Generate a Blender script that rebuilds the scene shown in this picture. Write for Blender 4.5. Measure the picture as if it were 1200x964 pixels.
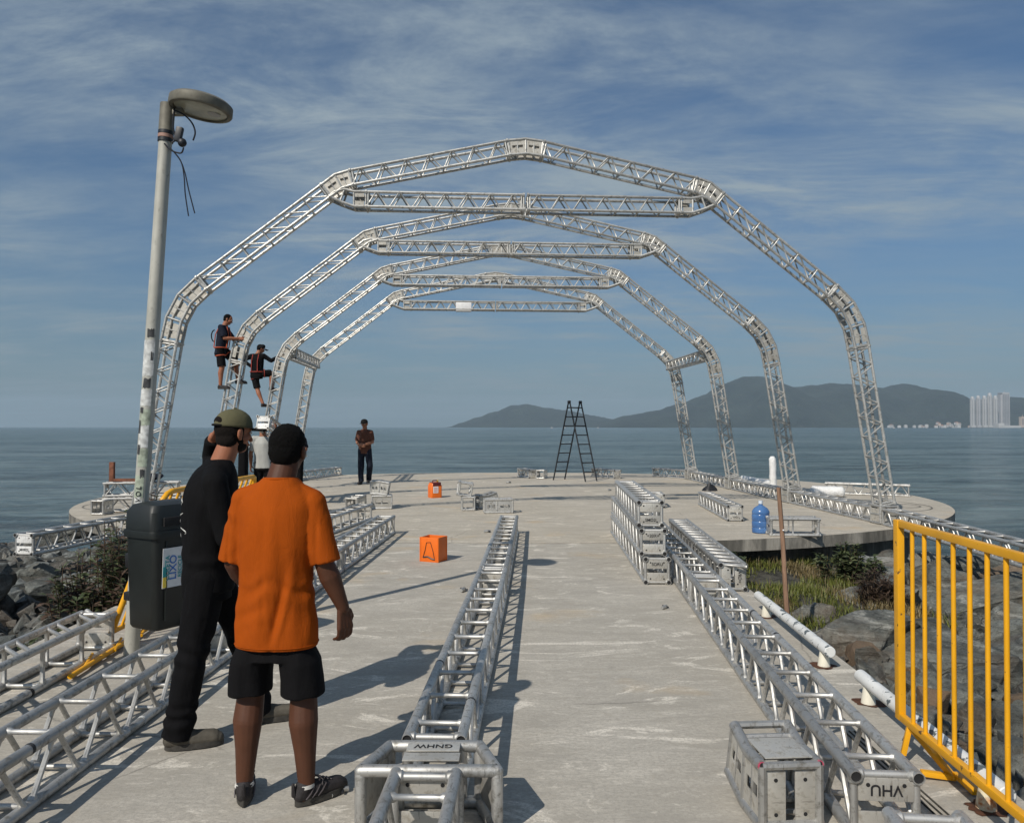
import bpy, bmesh, math, random
from mathutils import Vector, Matrix, Euler, noise
R = math.radians
PI = math.pi
scene = bpy.context.scene
for _o in list(bpy.data.objects):
    bpy.data.objects.remove(_o)
C = scene.collection

# ------------------------------------------------------------------ camera
CAM_H = 1.65
cam_d = bpy.data.cameras.new("camera")
cam = bpy.data.objects.new("camera", cam_d)
C.objects.link(cam)
cam_d.sensor_width = 36.0
cam_d.lens = 27.0
cam_d.clip_start = 0.05
cam_d.clip_end = 40000
cam.location = (0, 0, CAM_H)
cam.rotation_euler = (R(90 + 1.146), 0, 0)
scene.camera = cam

# ------------------------------------------------------------------ light
SUN_TRAVEL = Vector((2.65, 3.86, -4.05)).normalized()
SUN_EL = math.asin(-SUN_TRAVEL.z)
SUN_AZ = math.atan2(-SUN_TRAVEL.x, -SUN_TRAVEL.y)
sun_d = bpy.data.lights.new("sun", 'SUN')
sun_d.energy = 5.0
sun_d.angle = R(0.5)
sun_d.color = (1.0, 0.93, 0.83)
sun = bpy.data.objects.new("sun", sun_d)
C.objects.link(sun)
sun.rotation_euler = SUN_TRAVEL.to_track_quat('-Z', 'Y').to_euler()
sun.location = (-20, -30, 40)

scene.view_settings.view_transform = 'Standard'
scene.view_settings.look = 'None'
scene.view_settings.gamma = 1.0
scene.view_settings.exposure = -0.22
scene.view_settings.use_curve_mapping = False
scene.render.engine = 'CYCLES'
scene.cycles.use_denoising = True
scene.cycles.max_bounces = 6
scene.cycles.diffuse_bounces = 3
scene.cycles.glossy_bounces = 3
scene.cycles.transmission_bounces = 4
scene.cycles.volume_bounces = 0
scene.cycles.transparent_max_bounces = 8

def lin(r, g, b):
    f = lambda c: (c / 255 / 12.92) if c / 255 <= 0.04045 else ((c / 255 + 0.055) / 1.055) ** 2.4
    return (f(r), f(g), f(b), 1)

world = bpy.data.worlds.new("World")
scene.world = world
world.use_nodes = True
wn, wl = world.node_tree.nodes, world.node_tree.links
wn.clear()
w_out = wn.new('ShaderNodeOutputWorld')
w_bg = wn.new('ShaderNodeBackground')
w_bg.inputs['Strength'].default_value = 0.080
wl.new(w_bg.outputs[0], w_out.inputs[0])
sky = wn.new('ShaderNodeTexSky')
sky.sky_type = 'NISHITA'
sky.sun_disc = False
sky.sun_elevation = SUN_EL
sky.sun_rotation = SUN_AZ % (2 * PI)
sky.altitude = 5
sky.air_density = 1.0
sky.dust_density = 1.2
sky.ozone_density = 2.5
# thin layered cloud: direction projected on a high flat sheet
tc = wn.new('ShaderNodeTexCoord')
sep = wn.new('ShaderNodeSeparateXYZ')
wl.new(tc.outputs['Generated'], sep.inputs[0])
def wmath(op, a, b=None, clamp=False):
    n = wn.new('ShaderNodeMath'); n.operation = op; n.use_clamp = clamp
    for i, v in enumerate((a, b)):
        if v is None: continue
        if isinstance(v, (int, float)): n.inputs[i].default_value = v
        else: wl.new(v, n.inputs[i])
    return n.outputs[0]
zc = wmath('MAXIMUM', sep.outputs[2], 0.0)
zd = wmath('ADD', zc, 0.10)
cx = wmath('DIVIDE', sep.outputs[0], zd)
cy = wmath('DIVIDE', sep.outputs[1], zd)
comb = wn.new('ShaderNodeCombineXYZ')
wl.new(cx, comb.inputs[0]); wl.new(cy, comb.inputs[1])
def wnoise(scale, loc, stretch, detail, rough, dist, rot=0.0):
    mp = wn.new('ShaderNodeMapping')
    mp.inputs['Location'].default_value = loc
    mp.inputs['Rotation'].default_value = (0, 0, rot)
    mp.inputs['Scale'].default_value = stretch
    wl.new(comb.outputs[0], mp.inputs[0])
    n = wn.new('ShaderNodeTexNoise')
    n.inputs['Scale'].default_value = scale
    n.inputs['Detail'].default_value = detail
    n.inputs['Roughness'].default_value = rough
    n.inputs['Distortion'].default_value = dist
    wl.new(mp.outputs[0], n.inputs['Vector'])
    return n.outputs['Fac']
def wramp(fac, stops):
    r = wn.new('ShaderNodeValToRGB')
    while len(r.color_ramp.elements) < len(stops): r.color_ramp.elements.new(0.5)
    for e, (p, c) in zip(r.color_ramp.elements, stops):
        e.position = p; e.color = c if len(c) == 4 else (*c, 1)
    r.color_ramp.interpolation = 'B_SPLINE' if len(stops) > 3 else 'EASE'
    wl.new(fac, r.inputs[0])
    return r.outputs[0]
g = lambda v: (v, v, v, 1)
n1 = wramp(wnoise(0.62, (3.1, 1.7, 0), (0.75, 1.25, 1), 7, 0.56, 0.5, 0.25), [(0.36, g(0)), (0.66, g(1))])
n2 = wramp(wnoise(2.0, (7.3, 2.2, 0), (0.62, 1.35, 1), 10, 0.68, 0.45, 0.22), [(0.33, g(0)), (0.72, g(1))])
n3 = wramp(wnoise(7.5, (1.3, 5.2, 0), (0.6, 1.4, 1), 7, 0.66, 0.3, 0.4), [(0.35, g(0)), (0.8, g(1))])
cm = wmath('MULTIPLY', n2, 0.95)
cm = wmath('ADD', cm, wmath('MULTIPLY', n3, 0.20))
cm = wmath('MULTIPLY', cm, wmath('ADD', wmath('MULTIPLY', n1, 0.9), 0.22))
cm = wmath('ADD', cm, wmath('MULTIPLY', n1, 0.16), True)
# the haze layer: more of it the lower one looks
hz = wramp(zc, [(0.0, g(0.92)), (0.07, g(0.60)), (0.22, g(0.18)), (0.6, g(0.05))])
tint = wn.new('ShaderNodeMix'); tint.data_type = 'RGBA'; tint.blend_type = 'MULTIPLY'
tint.inputs[0].default_value = 1.0
wl.new(sky.outputs[0], tint.inputs[6])
tint.inputs[7].default_value = (0.58, 0.88, 1.12, 1)
m1 = wn.new('ShaderNodeMix'); m1.data_type = 'RGBA'
wl.new(cm, m1.inputs[0]); wl.new(tint.outputs[2], m1.inputs[6])
m1.inputs[7].default_value = (4.7, 5.75, 6.6, 1)
m2 = wn.new('ShaderNodeMix'); m2.data_type = 'RGBA'
wl.new(hz, m2.inputs[0]); wl.new(m1.outputs[2], m2.inputs[6])
m2.inputs[7].default_value = (2.65, 3.6, 4.15, 1)
wl.new(m2.outputs[2], w_bg.inputs['Color'])

# ------------------------------------------------------------------ helpers
def tag(o, label=None, cat=None, group=None, kind=None):
    if label: o['label'] = label
    if cat: o['category'] = cat
    if group: o['group'] = group
    if kind: o['kind'] = kind
    return o

def G(px, py, z=0.0):
    """ground point (world) for a spot measured in the photograph, on the level z"""
    t = R(1.146)
    dx, dy = (px - 600) / 900, (482 - py) / 900
    d = Vector((dx, math.cos(t) - dy * math.sin(t), math.sin(t) + dy * math.cos(t)))
    k = (z - CAM_H) / d.z
    return Vector((d.x * k, d.y * k, z))

def frame(axis):
    axis = axis.normalized()
    up = Vector((0, 0, 1)) if abs(axis.z) < 0.95 else Vector((1, 0, 0))
    s = axis.cross(up).normalized()
    return s, s.cross(axis).normalized()

class MB:
    def __init__(self): self.v, self.f, self.m = [], [], []
    def add(self, vs, fs, mi=0):
        b = len(self.v)
        self.v += [tuple(p) for p in vs]
        self.f += [tuple(i + b for i in q) for q in fs]
        self.m += [mi] * len(fs)
        return self
    def tube(self, p0, p1, r, n=10, r1=None, caps=True, mi=0):
        p0, p1 = Vector(p0), Vector(p1); r1 = r if r1 is None else r1
        s, u = frame(p1 - p0)
        vs = [p + (s * math.cos(2*PI*i/n) + u * math.sin(2*PI*i/n)) * q for p, q in ((p0, r), (p1, r1)) for i in range(n)]
        fs = [(i, (i+1) % n, n + (i+1) % n, n + i) for i in range(n)]
        fs = [q[::-1] for q in fs]
        if caps: fs += [tuple(range(n)), tuple(range(2*n-1, n-1, -1))]
        return self.add(vs, fs, mi)
    def pipe(self, p0, p1, r, ri, n=12, mi=0):
        p0, p1 = Vector(p0), Vector(p1)
        s, u = frame(p1 - p0)
        c = [s * math.cos(2*PI*i/n) + u * math.sin(2*PI*i/n) for i in range(n)]
        vs = [p0 + q*r for q in c] + [p1 + q*r for q in c] + [p0 + q*ri for q in c] + [p1 + q*ri for q in c]
        fs = []
        for i in range(n):
            j = (i+1) % n
            fs += [(n+i, n+j, j, i), (2*n+i, 2*n+j, 3*n+j, 3*n+i), (i, j, 2*n+j, 2*n+i), (3*n+i, 3*n+j, n+j, n+i)]
        return self.add(vs, fs, mi)
    def path(self, pts, r, n=8, caps=True, mi=0, radii=None):
        pts = [Vector(p) for p in pts]; vs = []; k = len(pts)
        ps = None
        for a in range(k):
            d = (pts[min(a+1, k-1)] - pts[max(a-1, 0)]).normalized()
            if ps is None: s, u = frame(d)
            else:
                s = (ps - d * ps.dot(d)).normalized(); u = s.cross(d).normalized()
            ps = s
            q = r if radii is None else radii[a]
            vs += [pts[a] + (s*math.cos(2*PI*i/n) + u*math.sin(2*PI*i/n))*q for i in range(n)]
        fs = []
        for a in range(k-1):
            for i in range(n):
                j = (i+1) % n
                fs.append((a*n+n+i, a*n+n+j, a*n+j, a*n+i))
        if caps: fs += [tuple(range(n)), tuple(range(k*n-1, k*n-n-1, -1))]
        return self.add(vs, fs, mi)
    def box(self, c, s, rot=None, mi=0, bev=0.0):
        c = Vector(c); hx, hy, hz = s[0]/2, s[1]/2, s[2]/2
        rot = rot or Matrix.Identity(3)
        if bev <= 0:
            vs = [c + rot @ Vector((x*hx, y*hy, z*hz)) for z in (-1, 1) for y in (-1, 1) for x in (-1, 1)]
            return self.add(vs, [(0,2,3,1),(4,5,7,6),(0,1,5,4),(2,6,7,3),(0,4,6,2),(1,3,7,5)], mi)
        bm = bmesh.new(); bmesh.ops.create_cube(bm, size=1)
        for v in bm.verts: v.co = Vector((v.co.x*s[0], v.co.y*s[1], v.co.z*s[2]))
        bmesh.ops.bevel(bm, geom=bm.edges[:], offset=bev, segments=2, affect='EDGES', profile=0.6)
        bm.verts.index_update()
        vs = [c + rot @ v.co for v in bm.verts]; fs = [tuple(v.index for v in f.verts) for f in bm.faces]
        bm.free()
        return self.add(vs, fs, mi)
    def ell(self, c, rad, rot=None, nu=14, nv=9, mi=0):
        c = Vector(c); rot = rot or Matrix.Identity(3); vs = []
        for a in range(1, nv):
            th = PI*a/nv
            for b in range(nu):
                ph = 2*PI*b/nu
                vs.append(c + rot @ Vector((rad[0]*math.sin(th)*math.cos(ph), rad[1]*math.sin(th)*math.sin(ph), rad[2]*math.cos(th))))
        t = len(vs); vs += [c + rot @ Vector((0,0,rad[2])), c + rot @ Vector((0,0,-rad[2]))]
        fs = []
        for a in range(nv-2):
            for b in range(nu):
                d = (b+1) % nu
                fs.append((a*nu+b, (a+1)*nu+b, (a+1)*nu+d, a*nu+d))
        for b in range(nu):
            d = (b+1) % nu
            fs += [(t, b, d), (t+1, (nv-2)*nu+d, (nv-2)*nu+b)]
        return self.add(vs, fs, mi)
    def cap(self, p0, p1, r0, r1=None, n=14, mi=0):
        r1 = r0 if r1 is None else r1
        p0, p1 = Vector(p0), Vector(p1); d = (p1 - p0)
        if d.length < 1e-5: return self.ell(p0, (r0,)*3, mi=mi)
        d.normalize(); pts, rr = [], []
        for a in (78, 55, 30): pts.append(p0 - d*r0*math.sin(R(a))); rr.append(r0*math.cos(R(a)))
        pts += [p0, p1]; rr += [r0, r1]
        for a in (30, 55, 78): pts.append(p1 + d*r1*math.sin(R(a))); rr.append(r1*math.cos(R(a)))
        return self.path(pts, 0, n, True, mi, rr)
    def loft(self, rings, n=24, e=2.0, mi=0, sub=1):
        """rings: (centre, rx, ry[, yaw]) stacked, closed at both ends; e = superellipse exponent"""
        vs = []
        if sub > 1:
            q = [(Vector(r[0]), r[1], r[2]) for r in rings]; out = []
            for i in range(len(q)-1):
                a, b, c, d = q[max(i-1, 0)], q[i], q[i+1], q[min(i+2, len(q)-1)]
                for s in range(sub):
                    t = s/sub; f = lambda A, B, C_, D: 0.5*((B*2) + (C_-A)*t + (A*2-B*5+C_*4-D)*t*t + (B*3-A-C_*3+D)*t**3)
                    out.append(tuple(f(a[k], b[k], c[k], d[k]) for k in range(3)))
            rings = out + [q[-1]]
        for rg in rings:
            c, rx, ry = Vector(rg[0]), rg[1], rg[2]; yw = rg[3] if len(rg) > 3 else 0
            for i in range(n):
                a = 2*PI*i/n; ca, sa = math.cos(a), math.sin(a)
                x = rx*math.copysign(abs(ca)**(2/e), ca); y = ry*math.copysign(abs(sa)**(2/e), sa)
                vs.append(c + Vector((x*math.cos(yw)-y*math.sin(yw), x*math.sin(yw)+y*math.cos(yw), 0)))
        k = len(rings); fs = []
        for a in range(k-1):
            for i in range(n):
                j = (i+1) % n
                fs.append((a*n+i, a*n+j, a*n+n+j, a*n+n+i))
        fs += [tuple(range(n-1, -1, -1)), tuple(range(k*n-n, k*n))]
        return self.add(vs, fs, mi)
    def mesh(self, name, mats, smooth=40):
        me = bpy.data.meshes.new(name)
        me.from_pydata(self.v, [], self.f)
        if not isinstance(mats, (list, tuple)): mats = [mats]
        for m in mats: me.materials.append(m)
        if len(mats) > 1: me.polygons.foreach_set('material_index', self.m)
        if smooth:
            me.polygons.foreach_set('use_smooth', [True]*len(me.polygons))
            me.set_sharp_from_angle(angle=R(smooth))
        me.update()
        return me
    def build(self, name, mats, parent=None, smooth=40, mat=None):
        return link(name, self.mesh(name, mats, smooth), parent, mat)

def link(name, me, parent=None, mat=None):
    o = bpy.data.objects.new(name, me)
    C.objects.link(o)
    if parent: o.parent = parent
    if mat is not None: o.matrix_local = mat
    return o

def empty(name, loc, rz=0.0, parent=None):
    o = bpy.data.objects.new(name, None)
    o.empty_display_size = 0.1
    C.objects.link(o); o.location = loc; o.rotation_euler = (0, 0, rz)
    if parent: o.parent = parent
    return o

def copy_tree(o, parent=None):
    c = o.copy(); C.objects.link(c)
    if parent: c.parent = parent
    for ch in list(o.children): copy_tree(ch, c)
    return c

# ------------------------------------------------------------------ materials
class NT:
    def __init__(self, name):
        self.mat = bpy.data.materials.new(name); self.mat.use_nodes = True
        self.n, self.l = self.mat.node_tree.nodes, self.mat.node_tree.links
        self.n.clear()
        self.out = self.n.new('ShaderNodeOutputMaterial')
        self.b = self.n.new('ShaderNodeBsdfPrincipled')
        self.l.new(self.b.outputs[0], self.out.inputs[0])
        self.tc = self.n.new('ShaderNodeTexCoord')
        self.geo = None
    def set(self, **k):
        for a, v in k.items():
            i = self.b.inputs[a.replace('_', ' ')]
            if hasattr(v, 'links'): self.l.new(v, i)
            else: i.default_value = v
        return self
    def coord(self, kind='Object', scale=(1,1,1), rot=(0,0,0), loc=(0,0,0)):
        m = self.n.new('ShaderNodeMapping')
        m.inputs['Scale'].default_value = scale; m.inputs['Rotation'].default_value = rot; m.inputs['Location'].default_value = loc
        if kind == 'World':
            if not self.geo: self.geo = self.n.new('ShaderNodeNewGeometry')
            self.l.new(self.geo.outputs['Position'], m.inputs[0])
        else: self.l.new(self.tc.outputs[kind], m.inputs[0])
        return m.outputs[0]
    def noise(self, scale, vec=None, detail=5, rough=0.55, dist=0.0, col=False):
        t = self.n.new('ShaderNodeTexNoise')
        t.inputs['Scale'].default_value = scale; t.inputs['Detail'].default_value = detail
        t.inputs['Roughness'].default_value = rough; t.inputs['Distortion'].default_value = dist
        self.l.new(vec if vec is not None else self.coord(), t.inputs['Vector'])
        return t.outputs['Color' if col else 'Fac']
    def voro(self, scale, vec=None, feat='F1'):
        t = self.n.new('ShaderNodeTexVoronoi'); t.feature = feat
        t.inputs['Scale'].default_value = scale
        self.l.new(vec if vec is not None else self.coord(), t.inputs['Vector'])
        return t.outputs['Distance']
    def ramp(self, fac, stops, interp='LINEAR'):
        r = self.n.new('ShaderNodeValToRGB')
        while len(r.color_ramp.elements) < len(stops): r.color_ramp.elements.new(0.5)
        for e, (p, c) in zip(r.color_ramp.elements, stops):
            e.position = p
            e.color = (c, c, c, 1) if isinstance(c, (int, float)) else ((*c, 1) if len(c) == 3 else c)
        r.color_ramp.interpolation = interp
        self.l.new(fac, r.inputs[0])
        return r.outputs[0]
    def math(self, op, a, b=None, clamp=False):
        n = self.n.new('ShaderNodeMath'); n.operation = op; n.use_clamp = clamp
        for i, v in enumerate((a, b)):
            if v is None: continue
            if isinstance(v, (int, float)): n.inputs[i].default_value = v
            else: self.l.new(v, n.inputs[i])
        return n.outputs[0]
    def mix(self, fac, a, b, blend='MIX'):
        m = self.n.new('ShaderNodeMix'); m.data_type = 'RGBA'; m.blend_type = blend
        for i, v in ((0, fac), (6, a), (7, b)):
            if hasattr(v, 'links'): self.l.new(v, m.inputs[i])
            elif i == 0: m.inputs[0].default_value = v
            else: m.inputs[i].default_value = (*v, 1) if len(v) == 3 else v
        return m.outputs[2]
    def bump(self, h, strength=0.3, dist=0.01, prev=None):
        b = self.n.new('ShaderNodeBump')
        b.inputs['Strength'].default_value = strength; b.inputs['Distance'].default_value = dist
        self.l.new(h, b.inputs['Height'])
        if prev is not None: self.l.new(prev, b.inputs['Normal'])
        self.l.new(b.outputs[0], self.b.inputs['Normal'])
        return b.outputs[0]
    def vary(self, col, amt=0.12):
        """a little lighter or darker on every object"""
        oi = self.n.new('ShaderNodeObjectInfo')
        f = self.math('ADD', self.math('MULTIPLY', oi.outputs['Random'], 2*amt), 1-amt)
        cb = self.n.new('ShaderNodeCombineXYZ')
        for i in range(3): self.l.new(f, cb.inputs[i])
        return self.mix(1.0, col, cb.outputs[0], 'MULTIPLY')

def simple(name, col, rough=0.6, metal=0.0, nscale=12, namt=0.25, bump=0.1, bdist=0.003, **kw):
    t = NT(name)
    nz = t.noise(nscale)
    d = tuple(c*(1-namt) for c in col); u = tuple(min(1, c*(1+namt)) for c in col)
    t.set(Base_Color=t.ramp(nz, [(0.3, d), (0.7, u)]), Roughness=rough, Metallic=metal, **kw)
    if bump: t.bump(t.noise(nscale*4), bump, bdist)
    return t.mat
M = {}
def mk_alu(name, base, dirt, rough=(0.30, 0.52), metal=0.88):
    t = NT(name)
    a = t.noise(3.0, t.coord(scale=(1, 1, 1)), 6, 0.6)
    b = t.noise(26, t.coord(), 5, 0.65)
    w = t.noise(5, t.coord('World'), 4, 0.6)
    c = t.ramp(a, [(0.32, tuple(x*0.80 for x in base)), (0.68, base)])
    c = t.mix(t.ramp(b, [(0.52, 0.0), (0.68, 0.85)]), c, dirt)
    c = t.mix(t.ramp(t.noise(70, t.coord(scale=(1, 1, 0.15)), 3, 0.7), [(0.60, 0.0), (0.68, 0.55)]), c, tuple(x*0.5 for x in dirt))
    c = t.mix(t.ramp(w, [(0.5, 0.0), (0.72, 0.35)]), c, tuple(x*0.9 for x in dirt))
    t.set(Base_Color=t.vary(c, 0.16), Metallic=metal, Roughness=t.ramp(b, [(0.3, rough[0]), (0.75, rough[1])]))
    t.bump(t.noise(60), 0.12, 0.002)
    return t.mat
M['alu'] = mk_alu('weathered_aluminium', (0.57, 0.565, 0.545), (0.22, 0.21, 0.185), (0.46, 0.66), 0.80)
M['alu_plate'] = mk_alu('aluminium_plate', (0.62, 0.60, 0.55), (0.34, 0.31, 0.26), (0.42, 0.62), 0.6)
M['alu_arch'] = mk_alu('arch_aluminium', (0.54, 0.535, 0.51), (0.17, 0.16, 0.14), (0.42, 0.65), 0.62)
M['alu_arch_plate'] = mk_alu('arch_aluminium_plate', (0.56, 0.53, 0.47), (0.22, 0.20, 0.165), (0.45, 0.65), 0.45)
M['hole'] = simple('dark_tube_inside', (0.012, 0.012, 0.013), 0.9, bump=0)  # near-black colour standing in for the shade inside tube ends, bolt holes and slots
M['white_plate'] = mk_alu('white_painted_plate', (0.78, 0.78, 0.76), (0.45, 0.44, 0.42), (0.5, 0.6), 0.0)
M['pink'] = simple('pink_paint_in_tube', (0.42, 0.06, 0.11), 0.6)
M['marker'] = simple('black_marker_ink', (0.012, 0.012, 0.014), 0.7, bump=0)

# concrete: broom-finished, smeared with paler laitance, stained
def mk_concrete(name, base, streak=1.0, world=True):
    t = NT(name)
    P = lambda s=(1,1,1), r=(0,0,0): t.coord('World', s, r)
    big = t.noise(0.35, P(), 5, 0.6)
    mid = t.noise(2.2, P((0.55, 1.7, 1)), 7, 0.62, 0.6)
    st = t.noise(2.6, P((0.7, 2.6, 1), (0, 0, 0.12)), 9, 0.72, 1.0)
    sm = t.noise(1.3, P((0.8, 1.9, 1), (0, 0, -0.1)), 9, 0.70, 1.6)
    sp = t.noise(95, P(), 3, 0.7)
    fine = t.noise(30, P((0.6, 1.6, 1)), 6, 0.7)
    lo = tuple(c*0.74 for c in base); hi = tuple(c*1.10 for c in base)
    c = t.ramp(mid, [(0.36, lo), (0.62, hi)])
    c = t.mix(t.ramp(big, [(0.38, 0.55), (0.62, 0.0)]), c, (base[0]*0.80, base[1]*0.78, base[2]*0.73))
    c = t.mix(t.ramp(fine, [(0.35, 0.75), (0.62, 0.0)]), c, tuple(x*0.66 for x in base))
    c = t.mix(t.ramp(st, [(0.54, 0.0), (0.70, 0.5*streak)]), c, tuple(x*1.28 for x in base))
    c = t.mix(t.ramp(sm, [(0.565, 0.0), (0.61, 0.8*streak)]), c, tuple(min(1, x*1.45) for x in base))
    grit = t.noise(55, P(), 4, 0.75)
    c = t.mix(t.ramp(grit, [(0.40, 0.6), (0.52, 0.0)]), c, tuple(x*0.62 for x in base))
    c = t.mix(t.ramp(t.noise(11, P((0.7, 1.6, 1)), 8, 0.78, 0.5), [(0.56, 0.0), (0.66, 0.55)]), c, tuple(min(1, x*1.35) for x in base))
    c = t.mix(t.ramp(t.noise(4.2, P((0.7, 1.5, 1), (0, 0, 0.4)), 8, 0.75, 0.7), [(0.34, 0.55), (0.46, 0.0)]), c, (base[0]*0.66, base[1]*0.65, base[2]*0.62))
    cr = t.n.new('ShaderNodeTexVoronoi'); cr.feature = 'DISTANCE_TO_EDGE'; cr.inputs['Scale'].default_value = 0.42
    wv = t.mix(0.12, P(), t.noise(2.5, P(), 6, 0.7, 0, True)); t.l.new(wv, cr.inputs['Vector'])
    ck = t.math('MULTIPLY', t.ramp(cr.outputs['Distance'], [(0.0, 1.0), (0.0035, 0.0)]), t.ramp(t.noise(0.6, P(), 3, 0.5), [(0.52, 0.0), (0.60, 0.8)]))
    c = t.mix(ck, c, tuple(x*0.4 for x in base))
    br = t.noise(0.9, P((1, 1.3, 1)), 4, 0.55, 0.3)
    c = t.mix(t.ramp(br, [(0.60, 0.0), (0.74, 0.6)]), c, (base[0]*0.95, base[1]*0.76, base[2]*0.52))
    c = t.mix(t.ramp(sp, [(0.28, 0.55), (0.40, 0.0)]), c, tuple(x*0.5 for x in base))
    dr = t.voro(1.1, P(), 'F1')
    c = t.mix(t.ramp(dr, [(0.03, 0.35), (0.055, 0.0)]), c, tuple(x*0.45 for x in base))
    t.set(Base_Color=c, Roughness=0.88)
    n = t.bump(fine, 0.35, 0.006)
    t.bump(t.noise(120, P()), 0.35, 0.003, n)
    return t.mat
M['concrete'] = mk_concrete('walkway_concrete', (0.46, 0.43, 0.375))
M['concrete_platform'] = mk_concrete('platform_concrete', (0.50, 0.455, 0.38), 0.6)
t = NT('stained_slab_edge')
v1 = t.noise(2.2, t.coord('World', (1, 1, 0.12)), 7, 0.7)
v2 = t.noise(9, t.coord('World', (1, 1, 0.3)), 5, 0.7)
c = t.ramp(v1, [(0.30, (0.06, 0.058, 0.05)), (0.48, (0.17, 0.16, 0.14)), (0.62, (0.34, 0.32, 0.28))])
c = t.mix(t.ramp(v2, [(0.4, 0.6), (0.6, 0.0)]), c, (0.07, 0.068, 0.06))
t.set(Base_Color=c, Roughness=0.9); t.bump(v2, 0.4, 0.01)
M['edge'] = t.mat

# schist: dark greenish grey with fine pale lamination
def mk_rock(name, a, b, vein, warm=0.0, lam=9.0):
    t = NT(name)
    q = t.coord('World', (1, 1, 1), (0.5, 0.35, 0.5))
    d = t.noise(1.2, q, 4, 0.6, 0.0, True)
    ql = t.coord('World', (0.8, 0.8, lam*0.8), (0.45, 0.30, 0.5))
    lamn = t.noise(1.0, ql, 9, 0.72, 0.35)
    lam2 = t.noise(0.55, t.coord('World', (0.7, 0.7, lam*0.9), (0.45, 0.30, 0.5), (9, 3, 1)), 7, 0.7, 0.5)
    n1 = t.noise(2.4, q, 7, 0.66); n2 = t.noise(17, q, 6, 0.7)
    c = t.ramp(n1, [(0.28, a), (0.68, b)])
    c = t.mix(t.ramp(lamn, [(0.53, 0.0), (0.64, 0.55)]), c, vein)
    c = t.mix(t.ramp(lam2, [(0.34, 0.85), (0.47, 0.0)]), c, tuple(x*0.30 for x in a))
    c = t.mix(t.ramp(n2, [(0.30, 0.75), (0.52, 0.0)]), c, tuple(x*0.35 for x in a))
    c = t.mix(t.ramp(t.noise(6, q, 7, 0.75), [(0.62, 0.0), (0.74, 0.55)]), c, vein)
    br = t.noise(1.1, t.coord('World', (1, 1, 1), (0, 0, 0), (4, 7, 2)), 5, 0.6)
    c = t.mix(t.ramp(br, [(0.50-0.1*warm, 0.0), (0.72-0.1*warm, 0.65)]), c, (0.17, 0.11, 0.065))
    t.set(Base_Color=t.vary(c, 0.22), Roughness=0.8)
    n = t.bump(lamn, 0.9, 0.05)
    n = t.bump(n2, 0.8, 0.03, n)
    t.bump(t.noise(5, q, 8, 0.75), 0.8, 0.06, n)
    return t.mat
M['rock'] = mk_rock('green_grey_schist', (0.055, 0.060, 0.055), (0.205, 0.215, 0.195), (0.46, 0.46, 0.42), 0.0, 13)
M['rock_b'] = mk_rock('blue_grey_rock', (0.070, 0.080, 0.080), (0.22, 0.24, 0.232), (0.44, 0.45, 0.42), 0.2, 5)
M['rock_warm'] = mk_rock('brown_stained_rock', (0.085, 0.066, 0.047), (0.21, 0.165, 0.12), (0.27, 0.23, 0.18), 1.0, 6)
t = NT('dark_shore_soil')
n1 = t.noise(2.0, t.coord('World'), 8, 0.7)
t.set(Base_Color=t.mix(t.ramp(t.noise(7, t.coord('World'), 8, 0.75), [(0.42, 0.7), (0.56, 0.0)]), t.ramp(n1, [(0.3, (0.045, 0.045, 0.038)), (0.6, (0.11, 0.105, 0.085)), (0.8, (0.17, 0.15, 0.11))]), (0.016, 0.016, 0.013)), Roughness=0.95)
t.bump(t.noise(9, t.coord('World'), 8, 0.75), 0.9, 0.08)
M['soil'] = t.mat

# sea: ripple highlights and dark troughs are painted into the colour over the bump
t = NT('sea_water')
q1 = t.coord('World', (0.30, 1.0, 1), (0, 0, 0.12))
q2 = t.coord('World', (0.5, 1.0, 1), (0, 0, -0.25))
s1 = t.noise(0.11, q1, 5, 0.62, 0.4)
s2 = t.noise(0.5, q2, 7, 0.70, 0.6)
s3 = t.noise(3.5, q2, 4, 0.6)
sL = t.noise(0.012, t.coord('World', (0.18, 1.0, 1)), 4, 0.6)
c = t.ramp(sL, [(0.35, (0.042, 0.076, 0.084)), (0.65, (0.085, 0.130, 0.138))])
c = t.mix(t.ramp(s1, [(0.35, 0.6), (0.6, 0.0)]), c, (0.014, 0.038, 0.045))
c = t.mix(t.ramp(t.noise(0.035, t.coord('World', (0.22, 1.0, 1), (0, 0, 0.05)), 9, 0.75, 0.5), [(0.46, 0.0), (0.58, 0.9)]), c, (0.16, 0.21, 0.215))  # pale bands paint the light on distant ripples
c = t.mix(t.ramp(t.noise(0.16, t.coord('World', (0.22, 1.0, 1), (0, 0, -0.08)), 8, 0.75, 0.4), [(0.40, 0.85), (0.50, 0.0)]), c, (0.010, 0.024, 0.030))
c = t.mix(t.ramp(s2, [(0.50, 0.0), (0.62, 0.7)]), c, (0.17, 0.23, 0.235))
c = t.mix(t.ramp(s2, [(0.32, 0.6), (0.46, 0.0)]), c, (0.008, 0.022, 0.028))
t.set(Base_Color=c, Roughness=0.16, IOR=1.33, Specular_IOR_Level=0.5)
h = t.math('ADD', t.math('MULTIPLY', s1, 2.6), t.math('ADD', t.math('MULTIPLY', s2, 1.1), t.math('MULTIPLY', s3, 0.10)))
t.bump(h, 1.0, 1.3)
M['sea'] = t.mat

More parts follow.
